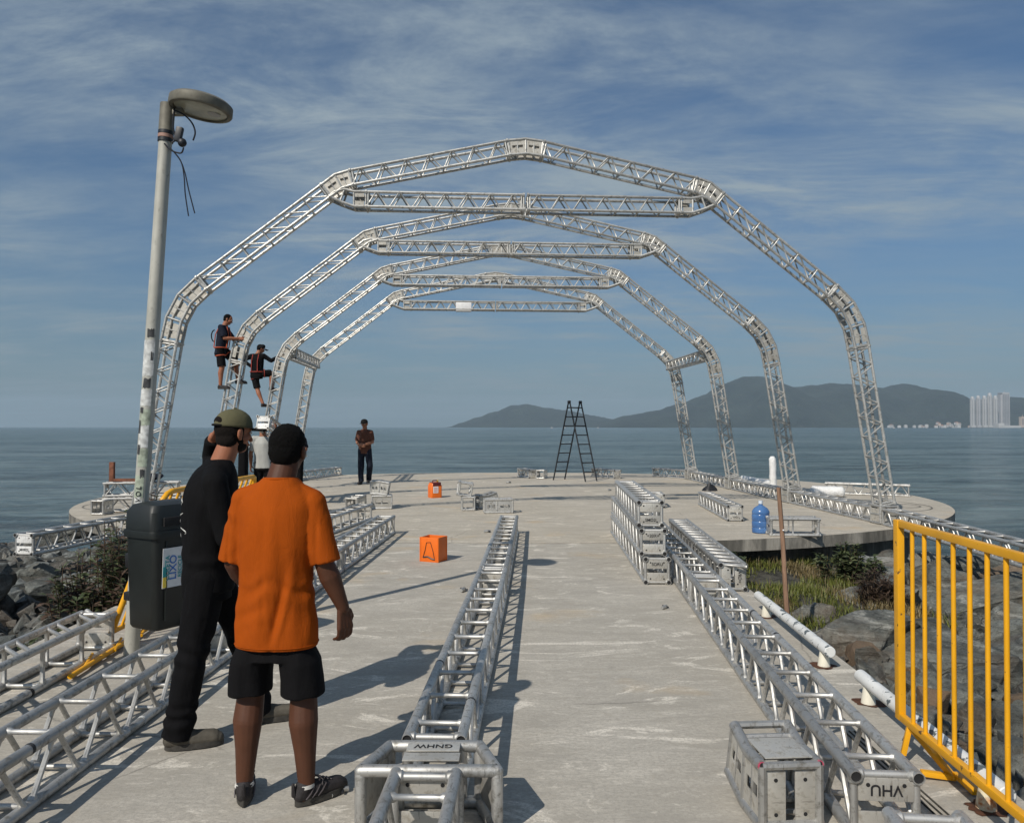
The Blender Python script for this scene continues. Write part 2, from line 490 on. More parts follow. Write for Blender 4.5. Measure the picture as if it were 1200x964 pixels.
def mk_paint(name, col, chip, scale=14, lo=0.60, hi=0.66, rough=0.42, chipmap=(1,1,1), amt=1.0):
    t = NT(name)
    a = t.noise(scale, t.coord('Object', chipmap), 8, 0.68)
    b = t.noise(3, t.coord('World'), 5, 0.6)
    c = t.ramp(b, [(0.3, tuple(x*0.82 for x in col)), (0.7, tuple(min(1, x*1.06) for x in col))])
    c = t.mix(t.ramp(a, [(lo, 0.0), (hi, amt)]), c, chip)
    t.set(Base_Color=c, Roughness=rough)
    t.bump(t.ramp(a, [(lo, 1.0), (hi, 0.0)]), 0.3, 0.002)
    return t.mat
M['yellow'] = mk_paint('yellow_barrier_paint', (0.78, 0.375, 0.008), (0.12, 0.06, 0.025), 17, 0.635, 0.655)
M['white_pipe'] = mk_paint('peeling_white_pipe_paint', (0.68, 0.69, 0.68), (0.10, 0.12, 0.13), 9, 0.55, 0.575, 0.5, (1, 1, 1))
M['white_post'] = mk_paint('cream_white_post_paint', (0.74, 0.71, 0.60), (0.30, 0.12, 0.03), 9, 0.66, 0.72)
M['rust_post'] = mk_paint('rusting_white_post_paint', (0.72, 0.66, 0.48), (0.42, 0.13, 0.02), 12, 0.46, 0.60)
M['rust'] = simple('rust_stain', (0.075, 0.028, 0.012), 0.95, nscale=30, namt=0.6)
M['rust_metal'] = simple('rusty_steel', (0.15, 0.055, 0.028), 0.8, nscale=18, namt=0.5)
M['ladder'] = simple('dark_ladder_steel', (0.020, 0.022, 0.026), 0.5, 0.3)
M['wood'] = (lambda t: (t.set(Base_Color=t.ramp(t.noise(9, t.coord('Object', (4, 4, 0.35)), 7, 0.7, 1.2), [(0.3, (0.13, 0.072, 0.042)), (0.7, (0.36, 0.22, 0.145))]), Roughness=0.85), t.bump(t.noise(30, t.coord('Object', (4, 4, 0.3))), 0.5, 0.004), t.mat)[-1])(NT('weathered_brown_wood'))
M['wrap'] = simple('white_plastic_wrap', (0.72, 0.72, 0.71), 0.35, nscale=9, namt=0.10, bump=0.8, bdist=0.03)
t = NT('clear_plastic_film'); t.set(Base_Color=(0.75, 0.78, 0.80, 1), Roughness=0.25, Transmission_Weight=0.75, IOR=1.2)
t.bump(t.noise(12, None, 6, 0.7), 0.9, 0.03); M['film'] = t.mat
t = NT('blue_water_jug_plastic'); t.set(Base_Color=t.ramp(t.noise(5), [(0.3, (0.05, 0.14, 0.36)), (0.7, (0.12, 0.25, 0.50))]), Roughness=0.22, Transmission_Weight=0.25, IOR=1.4); M['jug'] = t.mat
M['jug_cap'] = simple('pale_jug_cap', (0.55, 0.60, 0.66), 0.4)
M['orange_plastic'] = mk_paint('orange_can_plastic', (0.78, 0.155, 0.012), (0.30, 0.05, 0.01), 6, 0.62, 0.8, 0.4)
M['dark_red'] = simple('dark_red_plastic', (0.10, 0.010, 0.012), 0.45)
M['paper'] = simple('off_white_paper', (0.70, 0.70, 0.70), 0.6, namt=0.08)
M['bin'] = simple('dark_grey_green_bin_plastic', (0.009, 0.0115, 0.011), 0.48, nscale=7, namt=0.2, bump=0.15)
M['black_plastic'] = simple('black_plastic', (0.012, 0.012, 0.013), 0.45)
t = NT('lamp_post_paint')
a = t.noise(5, t.coord('Object', (1, 1, 0.6)), 7, 0.7); b = t.noise(22, t.coord('Object', (1, 1, 0.5)), 5, 0.7)
c = t.ramp(a, [(0.3, (0.33, 0.33, 0.29)), (0.7, (0.50, 0.49, 0.44))])
c = t.mix(t.ramp(b, [(0.60, 0.0), (0.70, 0.6)]), c, (0.12, 0.12, 0.10))
t.set(Base_Color=c, Roughness=0.6, Metallic=0.15); t.bump(b, 0.2, 0.003); M['lamp_post'] = t.mat
M['lamp_head'] = simple('weathered_grey_lamp_housing', (0.16, 0.15, 0.12), 0.6, 0.2, 9, 0.35)
M['lamp_glass'] = simple('yellowed_lamp_glass', (0.34, 0.34, 0.27), 0.25, 0.0, 6, 0.35)
M['st_white'] = simple('torn_white_sticker', (0.50, 0.51, 0.50), 0.7, nscale=30, namt=0.35)
M['st_dark'] = simple('dark_sticker', (0.035, 0.037, 0.04), 0.7, nscale=30, namt=0.5)
M['st_green'] = simple('pale_green_paint_patch', (0.30, 0.34, 0.27), 0.7, nscale=30, namt=0.4)
M['blue_print'] = simple('blue_poster_print', (0.04, 0.16, 0.48), 0.5, namt=0.15)
M['yellow_print'] = simple('yellow_poster_print', (0.75, 0.55, 0.06), 0.5, namt=0.15)
M['red_print'] = simple('red_poster_print', (0.45, 0.05, 0.04), 0.5, namt=0.15)
M['teal_print'] = simple('teal_poster_print', (0.02, 0.28, 0.30), 0.5, namt=0.15)

def mk_cloth(name, col, rough=0.88, weave=260, amt=0.12):
    t = NT(name)
    a = t.noise(4, None, 6, 0.6)
    t.set(Base_Color=t.ramp(a, [(0.3, tuple(x*(1-amt) for x in col)), (0.7, tuple(x*(1+amt) for x in col))]), Roughness=rough, Specular_IOR_Level=0.12)
    n = t.bump(t.noise(weave, None, 2, 0.6), 0.25, 0.0012)
    t.bump(t.noise(16, t.coord('Object', (1, 1, 0.45)), 5, 0.6, 0.6), 0.5, 0.012, n)
    return t.mat
M['orange_cloth'] = mk_cloth('orange_tshirt_cotton', (0.31, 0.058, 0.003))
M['black_cloth'] = mk_cloth('black_tshirt_cotton', (0.0045, 0.0045, 0.0052))
M['black_shorts'] = mk_cloth('black_shorts_cloth', (0.0060, 0.0058, 0.0066))
M['black_trousers'] = mk_cloth('black_trousers_cloth', (0.0042, 0.0042, 0.0050))
M['grey_cloth'] = mk_cloth('light_grey_tshirt', (0.36, 0.36, 0.34))
M['brown_cloth'] = mk_cloth('brown_tshirt_cotton', (0.105, 0.046, 0.032))
M['navy_cloth'] = mk_cloth('dark_navy_cloth', (0.013, 0.016, 0.026))
M['olive_cloth'] = mk_cloth('olive_cap_cloth', (0.098, 0.092, 0.052))
M['cap_black'] = mk_cloth('black_cap_cloth', (0.012, 0.012, 0.012))
M['strap_orange'] = simple('orange_harness_webbing', (0.40, 0.075, 0.03), 0.8)
M['strap_red'] = simple('red_harness_webbing', (0.26, 0.03, 0.02), 0.8)
M['print_white'] = simple('faded_white_shirt_print', (0.42, 0.42, 0.40), 0.8, nscale=50, namt=0.5)
def mk_skin(name, col):
    t = NT(name)
    a = t.noise(9, None, 5, 0.6); b = t.noise(160, None, 3, 0.6)
    t.set(Base_Color=t.ramp(a, [(0.3, tuple(x*0.86 for x in col)), (0.7, tuple(x*1.1 for x in col))]), Roughness=0.55, Specular_IOR_Level=0.3, Subsurface_Weight=0.06, Subsurface_Radius=(0.01, 0.004, 0.002))
    t.bump(b, 0.25, 0.001)
    return t.mat
M['skin_dark'] = mk_skin('dark_brown_skin', (0.080, 0.031, 0.016))
M['skin_tan'] = mk_skin('tanned_skin', (0.30, 0.120, 0.066))
M['skin_light'] = mk_skin('light_brown_skin', (0.30, 0.135, 0.080))
M['hair'] = simple('short_black_hair', (0.0035, 0.0032, 0.003), 0.95, Specular_IOR_Level=0.15, nscale=180, namt=0.6, bump=1.0, bdist=0.004)
M['hair_brown'] = simple('dark_brown_hair', (0.009, 0.0065, 0.005), 0.9, Specular_IOR_Level=0.2, nscale=180, namt=0.6, bump=1.0, bdist=0.004)
M['sneaker'] = simple('black_running_shoe_mesh', (0.016, 0.013, 0.014), 0.7, nscale=60, namt=0.5, bump=0.8)
M['sneaker_trim'] = simple('grey_shoe_overlay', (0.055, 0.045, 0.048), 0.55)
M['sole'] = simple('dark_grey_rubber_sole', (0.040, 0.037, 0.032), 0.8, nscale=40, namt=0.4)
M['work_shoe'] = simple('dusty_grey_work_shoe_leather', (0.070, 0.062, 0.048), 0.8, nscale=20, namt=0.35, bump=0.5)
M['sock'] = simple('white_sock', (0.5, 0.49, 0.46), 0.9)
M['wire'] = simple('black_electric_cable', (0.010, 0.012, 0.018), 0.5)
M['red_tape'] = simple('reddish_tape', (0.34, 0.20, 0.16), 0.7)
def mk_leaf(name, a, b):
    t = NT(name)
    oi = t.noise(4.5, t.coord('World'), 4, 0.7); o2 = t.noise(30, t.coord('World'), 2, 0.6)
    c = t.ramp(t.math('ADD', t.math('MULTIPLY', oi, 0.6), t.math('MULTIPLY', o2, 0.4)), [(0.36, a), (0.62, b)])
    t.set(Base_Color=c, Roughness=0.55, Subsurface_Weight=0.0)
    tr = t.n.new('ShaderNodeBsdfTranslucent'); t.l.new(c, tr.inputs[0])
    mx = t.n.new('ShaderNodeMixShader'); mx.inputs[0].default_value = 0.25
    t.l.new(t.b.outputs[0], mx.inputs[1]); t.l.new(tr.outputs[0], mx.inputs[2]); t.l.new(mx.outputs[0], t.out.inputs[0])
    return t.mat
M['leaf'] = mk_leaf('shore_shrub_leaf', (0.022, 0.034, 0.014), (0.082, 0.105, 0.042))
M['leaf_light'] = mk_leaf('pale_green_leaf', (0.045, 0.062, 0.028), (0.14, 0.16, 0.075))
M['leaf_dead'] = mk_leaf('dead_brown_leaf', (0.040, 0.028, 0.020), (0.13, 0.085, 0.06))
M['grass'] = mk_leaf('green_grass_blade', (0.065, 0.085, 0.014), (0.19, 0.205, 0.042))
M['grass_dry'] = mk_leaf('dry_grass_blade', (0.11, 0.085, 0.035), (0.27, 0.21, 0.10))
M['stem'] = simple('brown_plant_stem', (0.055, 0.036, 0.022), 0.85)
# far things
t = NT('forest_hill')
a = t.noise(0.0045, t.coord('World'), 8, 0.65); b = t.noise(0.03, t.coord('World'), 5, 0.7)
c = t.ramp(a, [(0.35, (0.008, 0.017, 0.018)), (0.65, (0.026, 0.040, 0.034))])
c = t.mix(t.ramp(b, [(0.62, 0.0), (0.75, 0.5)]), c, (0.17, 0.16, 0.11))
t.set(Base_Color=c, Roughness=0.95); t.bump(b, 1.0, 12); M['hill'] = t.mat
M['tower_white'] = simple('white_tower_render', (0.40, 0.40, 0.40), 0.7, nscale=0.02, namt=0.08, bump=0)
M['tower_grey'] = simple('grey_tower_render', (0.36, 0.36, 0.37), 0.7, nscale=0.02, namt=0.1, bump=0)
M['tower_tan'] = simple('tan_tower_render', (0.42, 0.35, 0.30), 0.7, nscale=0.02, namt=0.1, bump=0)
M['tower_glass'] = simple('dark_tower_glazing', (0.10, 0.11, 0.13), 0.3, nscale=0.02, namt=0.3, bump=0)
M['roof_tile'] = simple('terracotta_roof', (0.30, 0.14, 0.09), 0.8, nscale=0.1, bump=0)
# ------------------------------------------------------------------ setting
rnd = random.Random(7)
SEA_Z = -2.6
# walkway slab
def prism(mb, pts, z0, z1, mt=0, ms=1):
    n = len(pts)
    vs = [(x, y, z1) for x, y in pts] + [(x, y, z0) for x, y in pts]
    mb.add(vs, [tuple(range(n))], mt)
    b = [(i, n+i, n+(i+1) % n, (i+1) % n) for i in range(n)]
    mb.add(vs, b, ms)
PC, PA, PB, PE = (0.0, 19.3), 9.65, 8.4, 2.25
def plat(a, s=1.0, inset=0.0):
    ca, sa = math.cos(a), math.sin(a)
    return (PC[0] + (PA-inset)*math.copysign(abs(ca)**(2/PE), ca), PC[1] + (PB-inset)*math.copysign(abs(sa)**(2/PE), sa))
def in_plat(x, y, m=0.0):
    return (abs(x-PC[0])/(PA+m))**PE + (abs(y-PC[1])/(PB+m))**PE < 1
mb = MB()
wl_, wr_ = -3.55, 2.36
prism(mb, [(wl_, -3), (2.14, -3), (2.20, 2.2), (2.30, 4.2), (2.36, 6.0), (2.42, 8.0), (2.46, 11.13), (-3.7, 11.13)], -0.55, 0.0)
walk = mb.build('walkway', [M['concrete'], M['edge']], smooth=0)
tag(walk, kind='structure')
mb = MB()
N = 128
ring = [plat(2*PI*i/N) for i in range(N)]
# level top with a slightly worn rim
prism(mb, ring, -0.17, 0.004)
platform = mb.build('round_platform', [M['concrete_platform'], M['edge']], smooth=0)
tag(platform, kind='structure')
mb = MB()
prism(mb, [plat(2*PI*i/N, inset=0.75) for i in range(N)], -3.4, -0.172, 0, 0)
tag(mb.build('platform_base_wall', M['edge'], smooth=0), kind='structure')
# thin score rings left on the side lobes of the platform
for (cx_, cy_, r_) in ((8.05, 16.1, 0.42), (7.4, 16.2, 1.25), (-8.3, 16.2, 0.42), (-7.7, 16.4, 1.25)):
    mb = MB()
    for i in range(40):
        a0, a1 = 2*PI*i/40, 2*PI*(i+1)/40
        q = [(cx_+rr*math.cos(a), cy_+rr*math.sin(a), 0.008) for rr, a in ((r_, a0), (r_+0.035, a0), (r_+0.035, a1), (r_, a1))]
        if all(in_plat(p[0], p[1], -0.1) for p in q): mb.add(q, [(0, 1, 2, 3)])
    j = mb.build('joint_line', M['edge'], platform, smooth=0)
# three narrow strips pressed in the concrete beside the barrier
for k in range(3):
    mb = MB(); x0 = 1.80 + k*0.028
    mb.box((x0, 3.0, 0.003), (0.006, 2.4, 0.006)); mb.build('pressed_line', M['soil'], walk, smooth=0)

# sea: ripples near, one sheet to the horizon
bm = bmesh.new()
def seav(r, a): return bm.verts.new((r*math.cos(a), r*math.sin(a), SEA_Z))
rs = [0, 60, 300, 1500, 5000, 9000]; prev = None
for r_ in rs:
    if r_ == 0: cen = bm.verts.new((0, 0, SEA_Z)); continue
    cur = [seav(r_, 2*PI*i/64) for i in range(64)]
    for i in range(64):
        j = (i+1) % 64
        if prev is None: bm.faces.new((cen, cur[i], cur[j]))
        else: bm.faces.new((prev[i], cur[i], cur[j], prev[j]))
    prev = cur
me = bpy.data.meshes.new('sea'); bm.to_mesh(me); bm.free(); me.materials.append(M['sea'])
tag(link('sea', me), kind='structure')

# shore ground under the boulders
def shore_z(x, y):
    if x > 0:
        d = x - 2.3
        z = -0.48 - 0.045*max(d, 0)
        if x > 8.5: z -= 0.55*(x-8.5)
    else:
        d = -x - 3.5
        z = -0.42 - 0.012*max(d, 0)
        if x < -10.5: z -= 0.5*(-10.5-x)
        if y > 8: z += 0.15
    if y > 12: z -= 0.16*(y-12)*(1 if abs(x) > 7 else 0.2)
    if y > 19: z -= 0.6*(y-19)
    return max(z, -4.0)
mb = MB(); NX, NY = 96, 66
for i in range(NX+1):
    for j in range(NY+1):
        x = -17 + 34*i/NX; y = -4 + 33*j/NY
        nz = noise.noise(Vector((x*0.9, y*0.9, 3)))*0.14 + noise.noise(Vector((x*2.7, y*2.7, 8)))*0.07
        inner = -3.7 < x < 2.5 and y < 12
        z = -0.75 if inner else shore_z(x, y) + nz
        if x > 2.6 and 7.8 < y < 12 and x < 8: z = min(z, -0.40) + 0.06
        mb.v.append((x, y, z))
for i in range(NX):
    for j in range(NY):
        a = i*(NY+1)+j
        mb.f.append((a, a+NY+1, a+NY+2, a+1)); mb.m.append(0)
tag(mb.build('shore_ground', M['soil'], smooth=180), kind='structure')

# boulders: angular split blocks
def rock_mesh(seed, dims, mat, npts=15, cuts=3, rough=0.035):
    r = random.Random(seed); bm = bmesh.new()
    for k in range(npts):
        v = Vector((r.gauss(0, 1), r.gauss(0, 1), r.gauss(0, 1))).normalized()
        e = max(abs(v.x), abs(v.y), abs(v.z))
        v = v * (0.55 + 0.45/e*0.8) * r.uniform(0.85, 1.05)
        bm.verts.new((v.x*dims[0]*0.5, v.y*dims[1]*0.5, v.z*dims[2]*0.5))
    bmesh.ops.convex_hull(bm, input=bm.verts[:])
    bmesh.ops.delete(bm, geom=[v for v in bm.verts if not v.link_faces], context='VERTS')
    bmesh.ops.dissolve_limit(bm, angle_limit=R(14), verts=bm.verts[:], edges=bm.edges[:])
    bmesh.ops.bevel(bm, geom=bm.edges[:], offset=0.012*min(dims)/0.5, segments=1, affect='EDGES', profile=0.5)
    bmesh.ops.triangulate(bm, faces=bm.faces[:])
    for _ in range(cuts):
        long = [e for e in bm.edges if e.calc_length() > max(dims)*0.10]
        if not long: break
        bmesh.ops.subdivide_edges(bm, edges=long, cuts=1)
        bmesh.ops.triangulate(bm, faces=[f for f in bm.faces if len(f.verts) > 3])
    bm.normal_update()
    for v in bm.verts:
        p = v.co*3.1 + Vector((seed*3.7, 0, 0))
        n = noise.noise(p)*0.9 + noise.noise(p*2.9)*0.45 + noise.noise(p*7)*0.2
        # lamination: small steps along the tilted bedding
        s = (v.co.z*0.8 + v.co.x*0.35)*14 + noise.noise(p*1.3)*1.6
        n += (math.floor(s) - s + 0.5)*0.10
        v.co += v.normal*n*rough*max(dims)
    me = bpy.data.meshes.new('boulder'); bm.to_mesh(me); bm.free()
    me.materials.append(mat)
    me.polygons.foreach_set('use_smooth', [True]*len(me.polygons)); me.set_sharp_from_angle(angle=R(20))
    return me
rock_lib = {}
for k in range(7): rock_lib[('rock', k)] = rock_mesh(100+k, (1.5, 0.95, 0.72), M['rock'], 22, 3, 0.045)
for k in range(5): rock_lib[('rock_b', k)] = rock_mesh(200+k, (1.25, 0.95, 0.70), M['rock_b'], 20, 3, 0.042)
for k in range(4): rock_lib[('rock_warm', k)] = rock_mesh(300+k, (1.1, 0.9, 0.6), M['rock_warm'])
def boulder(kind, k, loc, rot, s, label, group):
    o = link('boulder', rock_lib[(kind, k)]); o.location = loc; o.rotation_euler = rot; o.scale = s
    return tag(o, label, 'rock', group)
GL, GR = 'boulders on the shore left of the walkway', 'boulders on the shore right of the walkway'
rr = random.Random(21)
# singled-out boulders, measured in the photograph: px, py, z of the centre, size, material
named = [
 ('rock_b', 0, 30, 662, -0.55, (1.15, 1.0, 1.0), 12, 'grey-blue flat boulder just below the white end plate of the left truss', GL),
 ('rock_warm', 1, 22, 690, -0.62, (1.6, 1.0, 0.8), -15, 'brown-faced long boulder at the left edge under the grey flat one', GL),
 ('rock_b', 2, 70, 690, -0.68, (1.1, 0.9, 1.0), 30, 'smooth grey boulder between brown rock and the shrub, left shore', GL),
 ('rock_b', 3, 45, 735, -0.60, (1.2, 1.1, 0.9), 50, 'large dark grey boulder in front, behind the left pair of trusses', GL),
 ('rock_warm', 0, 92, 690, -0.46, (0.42, 0.42, 0.55), 10, 'small rounded reddish-brown boulder among the shrub leaves', GL),
 ('rock', 1, 75, 622, -0.75, (1.2, 1.0, 0.6), 20, 'dark boulder behind the cantilevered truss, near platform rim', GL),
 ('rock_b', 4, 12, 640, -0.72, (1.1, 1.0, 0.6), -30, 'pale-topped slanting boulder left of the white truss end plate', GL),
 ('rock', 0, 1000, 735, -0.32, (0.95, 1.0, 0.8), -35, 'long slate-like slab boulder beside the end of the first white pipe', GR),
 ('rock', 2, 1010, 700, -0.40, (1.15, 1.1, 0.9), -20, 'broad green-grey boulder behind the first white pipe', GR),
 ('rock', 5, 955, 716, -0.42, (0.38, 0.5, 0.7), 15, 'small dark round boulder at the foot of the brown stake', GR),
 ('rock_b', 1, 1025, 675, -0.40, (1.0, 1.0, 1.1), 65, 'pale craggy boulder right of the grass patch', GR),
 ('rock', 3, 1090, 760, -0.38, (1.3, 1.2, 0.9), -30, 'boulder with a dark hollow behind the left bars of the barrier', GR),
 ('rock', 4, 1150, 700, -0.42, (1.9, 1.5, 1.0), -28, 'huge striped schist slab behind the middle of the barrier', GR),
 ('rock', 6, 1190, 770, -0.45, (1.8, 1.4, 0.9), -25, 'huge dark schist slab behind the right bars of the barrier', GR),
 ('rock_warm', 2, 1180, 668, -0.35, (1.3, 1.1, 1.0), -10, 'brownish boulder under the overhanging right truss', GR),
 ('rock', 1, 1120, 668, -0.45, (1.4, 1.2, 1.0), -40, 'tall grey boulder between platform rim and barrier top', GR),
]
spots = []
for kind, k, px, py, z, s, rz, lab, gr in named:
    p = G(px, py, z)
    p.z -= 0.12
    boulder(kind, k, p, (R(rr.uniform(-10, 10)), R(-14 if px > 600 else rr.uniform(-10, 12)), R(rz)), s, lab, gr)
    spots.append((p.x, p.y, 0.55*s[0]))
def free(x, y, r):
    return all((x-a)**2+(y-b)**2 > (0.56*(r+c))**2 for a, b, c in spots)
def scatter(n, xr, yr, size, kinds, side, labs, tilt):
    done = tries = 0
    while done < n and tries < n*60:
        tries += 1
        x, y = rr.uniform(*xr), rr.uniform(*yr)
        s = rr.uniform(*size)
        if in_plat(x, y, 0.25 if y < 19 else -0.3): continue
        if -3.7-0.55*s < x < 2.45+0.62*s and y < 11: continue
        if side == 'R' and 2.4 < x < 5.2 and 7.9 < y < 11.6: continue
        if not free(x, y, s*0.7): continue
        kd = rr.choice(kinds); kk = rr.randrange({'rock': 7, 'rock_b': 5, 'rock_warm': 4}[kd])
        z = shore_z(x, y) + 0.10*s + rr.uniform(-0.05, 0.10)
        z = min(z, -0.10-0.16*s) if side == 'R' else z + 0.12 + 0.14*max(0, min(1, (y-8.5)/2))
        if side == 'L' and abs(x+6.1) < 1.1 and 8.4 < y < 13: z = min(z, -0.12-0.45*s)
        if side == 'L' and y > 11 and x > -9.6: z = min(z, -0.30-0.45*s)
        boulder(kd, kk, (x, y, z), (R(rr.gauss(0, tilt)), R(rr.gauss(-8, tilt)), R(rr.gauss(-25, 35) if side == 'R' else rr.uniform(0, 360))),
                (s, s*rr.uniform(0.8, 1.15), s*rr.uniform(0.8, 1.2)), where(kd, s, x, y, side), GL if side == 'L' else GR)
        spots.append((x, y, s*0.7)); done += 1
def where(kd, s, x, y, side):
    size = 'large' if s > 1.3 else ('middling' if s > 0.75 else 'small')
    col = {'rock': 'dark schist', 'rock_b': 'blue-grey', 'rock_warm': 'brown-stained'}[kd]
    if side == 'R':
        pl = 'close under the platform rim, right shore' if y > 9.6 else ('beside the white pipe rails' if x < 3.6 else ('low at the water, right shore' if x > 7.4 else ('behind the near half of the yellow barrier' if y < 6 else 'behind the far half of the yellow barrier')))
    else:
        pl = 'close to the left rim of the platform' if y > 11.6 else ('beside the shrubs behind the lamp post' if x > -5.6 else ('under the overhanging left truss' if y > 8.6 else 'behind the left foreground trusses'))
    return f'{size} {col} boulder {pl}'
LL = {'rock': 'dark schist boulder in the heap along the left shore', 'rock_b': 'blue-grey angular boulder in the heap along the left shore',
      'rock_warm': 'brown-stained boulder in the heap along the left shore'}
LR = {'rock': 'dark laminated schist boulder on the shore right of walkway', 'rock_b': 'pale grey boulder on the shore right of walkway',
      'rock_warm': 'brownish boulder on the shore right of walkway'}
scatter(14, (2.6, 9.5), (2.5, 12.2), (0.75, 1.1), ['rock', 'rock', 'rock', 'rock_b', 'rock_warm'], 'R', LR, 9)
scatter(140, (2.5, 8.6), (2.6, 12.4), (0.32, 0.65), ['rock', 'rock', 'rock_b', 'rock_warm'], 'R', LR, 16)
scatter(20, (-11.0, -4.0), (4.8, 14.2), (0.65, 0.95), ['rock_b', 'rock_b', 'rock', 'rock_warm'], 'L', LL, 14)
scatter(108, (-11.0, -3.8), (5.0, 13.8), (0.32, 0.60), ['rock_b', 'rock', 'rock_warm'], 'L', LL, 20)

# rubble between the boulders: nobody could count it
rq = random.Random(77)
for side, xr, yr in (('right', (2.5, 8.8), (2.2, 12.4)), ('left', (-11.2, -3.75), (4.6, 14.2))):
    mb = MB(); ps = [[Vector((rq.gauss(0, 1), rq.gauss(0, 1), rq.gauss(0, 1))).normalized() for _ in range(10)] for _ in range(6)]
    hulls = []
    for p_ in ps:
        bm = bmesh.new()
        for v in p_: bm.verts.new(v*rq.uniform(0.85, 1.1))
        bmesh.ops.convex_hull(bm, input=bm.verts[:]); bm.verts.index_update()
        bmesh.ops.delete(bm, geom=[v for v in bm.verts if not v.link_faces], context='VERTS'); bm.verts.index_update()
        hulls.append(([v.co.copy() for v in bm.verts], [tuple(v.index for v in f.verts) for f in bm.faces])); bm.free()
    for _ in range(3200):
        x, y = rq.uniform(*xr), rq.uniform(*yr)
        if in_plat(x, y, 0.0) or (2.4 < x < 4.6 and 8.0 < y < 11.6): continue
        s = rq.uniform(0.05, 0.19); vs, fs = rq.choice(hulls)
        m_ = Euler((rq.uniform(0, 6), rq.uniform(0, 6), rq.uniform(0, 6))).to_matrix()
        c_ = Vector((x, y, shore_z(x, y) + 0.02 + rq.uniform(-0.05, 0.08) - (0.12 if x < 0 and y > 8 else 0)))
        sc_ = Vector((s, s*0.8, s*0.6))
        mb.add([c_ + m_ @ Vector((v.x*sc_.x, v.y*sc_.y, v.z*sc_.z)) for v in vs], fs)
    tag(mb.build('rubble', M['rock_b'] if side == 'left' else M['rock'], smooth=0), f'loose broken stones filling the gaps between the boulders, {side} shore', 'rubble', kind='stuff')

# ------------------------------------------------------------------ plants
def blades(mb, x, y, z, n, h, w, r, spread=0.25, lean=0.5):
    for _ in range(n):
        a = r.uniform(0, 2*PI); d = r.uniform(0, spread)
        bx, by = x + d*math.cos(a), y + d*math.sin(a)
        hh = h*r.uniform(0.5, 1.15); la = r.uniform(0, 2*PI); ln = hh*lean*r.uniform(0.1, 1.0)
        tx, ty = math.cos(la)*ln, math.sin(la)*ln
        sx, sy = -math.sin(la)*w, math.cos(la)*w
        mb.add([(bx-sx, by-sy, z), (bx+sx, by+sy, z), (bx+tx*0.4+sx*0.7, by+ty*0.4+sy*0.7, z+hh*0.6),
                (bx+tx*0.4-sx*0.7, by+ty*0.4-sy*0.7, z+hh*0.6), (bx+tx, by+ty, z+hh)], [(0, 1, 2, 3), (3, 2, 4)])
r_ = random.Random(5)
mg, md = MB(), MB()
for k in range(1500):
    x, y = r_.uniform(2.50, 8.4), r_.uniform(7.9, 12.6)
    if in_plat(x, y, -0.35): continue
    dens = noise.noise(Vector((x*0.8, y*0.8, 1))) + (0.50 if x < 4.6 else -0.45) - abs(y-9.8)*0.04
    if dens < 0.05: continue
    if not all((x-a)**2+(y-b)**2 > (0.30*c)**2 for a, b, c in spots): continue
    z = -0.42 + noise.noise(Vector((x*0.9, y*0.9, 3)))*0.12 - 0.04
    blades(mg if noise.noise(Vector((x*1.3, y*1.3, 9))) > -0.15 else md, x, y, z, 16, 0.07 + 0.08*max(dens, 0), 0.0055, r_, 0.16, 1.1)
    if r_.random() < 0.30: blades(md, x, y, z, 5, 0.17, 0.004, r_, 0.16, 0.7)
tag(mg.build('grass', M['grass'], smooth=0), 'green grass tufts growing below the round platform rim', 'grass', kind='stuff')
tag(md.build('dry_grass', M['grass_dry'], smooth=0), 'dry yellow grass stalks among the green grass below the platform', 'grass', kind='stuff')

def leaf(mb, p, d, L, w, r, mi=0):
    d = d.normalized(); s = d.cross(Vector((r.uniform(-.3, .3), r.uniform(-.3, .3), 1))).normalized(); u = s.cross(d)
    q = p + d*L*0.5 - u*L*0.04; t = p + d*L - u*L*0.22
    mb.add([p, q + s*w + u*w*0.25, q - s*w + u*w*0.25, t, q], [(0, 4, 1), (0, 2, 4), (4, 3, 1), (4, 2, 3)], mi)
def shrub(name, loc, size, nst, seed, mats, label, cat='shrub', leafL=0.11, leafW=0.020, per=34, group=None):
    r = random.Random(seed); root = tag(empty(name, loc), label, cat, group)
    st = MB(); mbs = [MB() for _ in mats]
    for k in range(nst):
        a = r.uniform(0, 2*PI); sp = r.uniform(0.1, 1.0)
        base = Vector((math.cos(a)*size[0]*0.35*sp, math.sin(a)*size[1]*0.35*sp, 0))
        tip = Vector((math.cos(a)*size[0]*0.5*sp, math.sin(a)*size[1]*0.5*sp, size[2]*r.uniform(0.6, 1.0)*(1.08-0.45*sp)))
        mid = (base+tip)/2 + Vector((r.uniform(-.05, .05), r.uniform(-.05, .05), 0.05))
        pts = [base, (base+mid)/2, mid, (mid+tip)/2 + Vector((0, 0, 0.02)), tip]
        st.path(pts, 0.006, 5, radii=[0.009, 0.008, 0.006, 0.005, 0.003])
        which = r.choices(range(len(mats)), [3, 2, 1.3][:len(mats)])[0]
        for q in range(per):
            t = r.uniform(0.25, 1.0)
            i = min(int(t*4), 3); f = t*4-i
            p = pts[i].lerp(pts[i+1], f)
            az = r.uniform(0, 2*PI)
            d = Vector((math.cos(az), math.sin(az), r.uniform(-0.15, 0.9)))
            leaf(mbs[which if r.random() < 0.8 else r.randrange(len(mats))], p, d, leafL*r.uniform(0.6, 1.3), leafW*r.uniform(0.7, 1.3), r)
    st.build('stem', M['stem'], root)
    for m_, q in zip(mats, mbs):
        if q.v: tag(q.build('foliage', m_, root, smooth=0), kind='stuff')
    return root
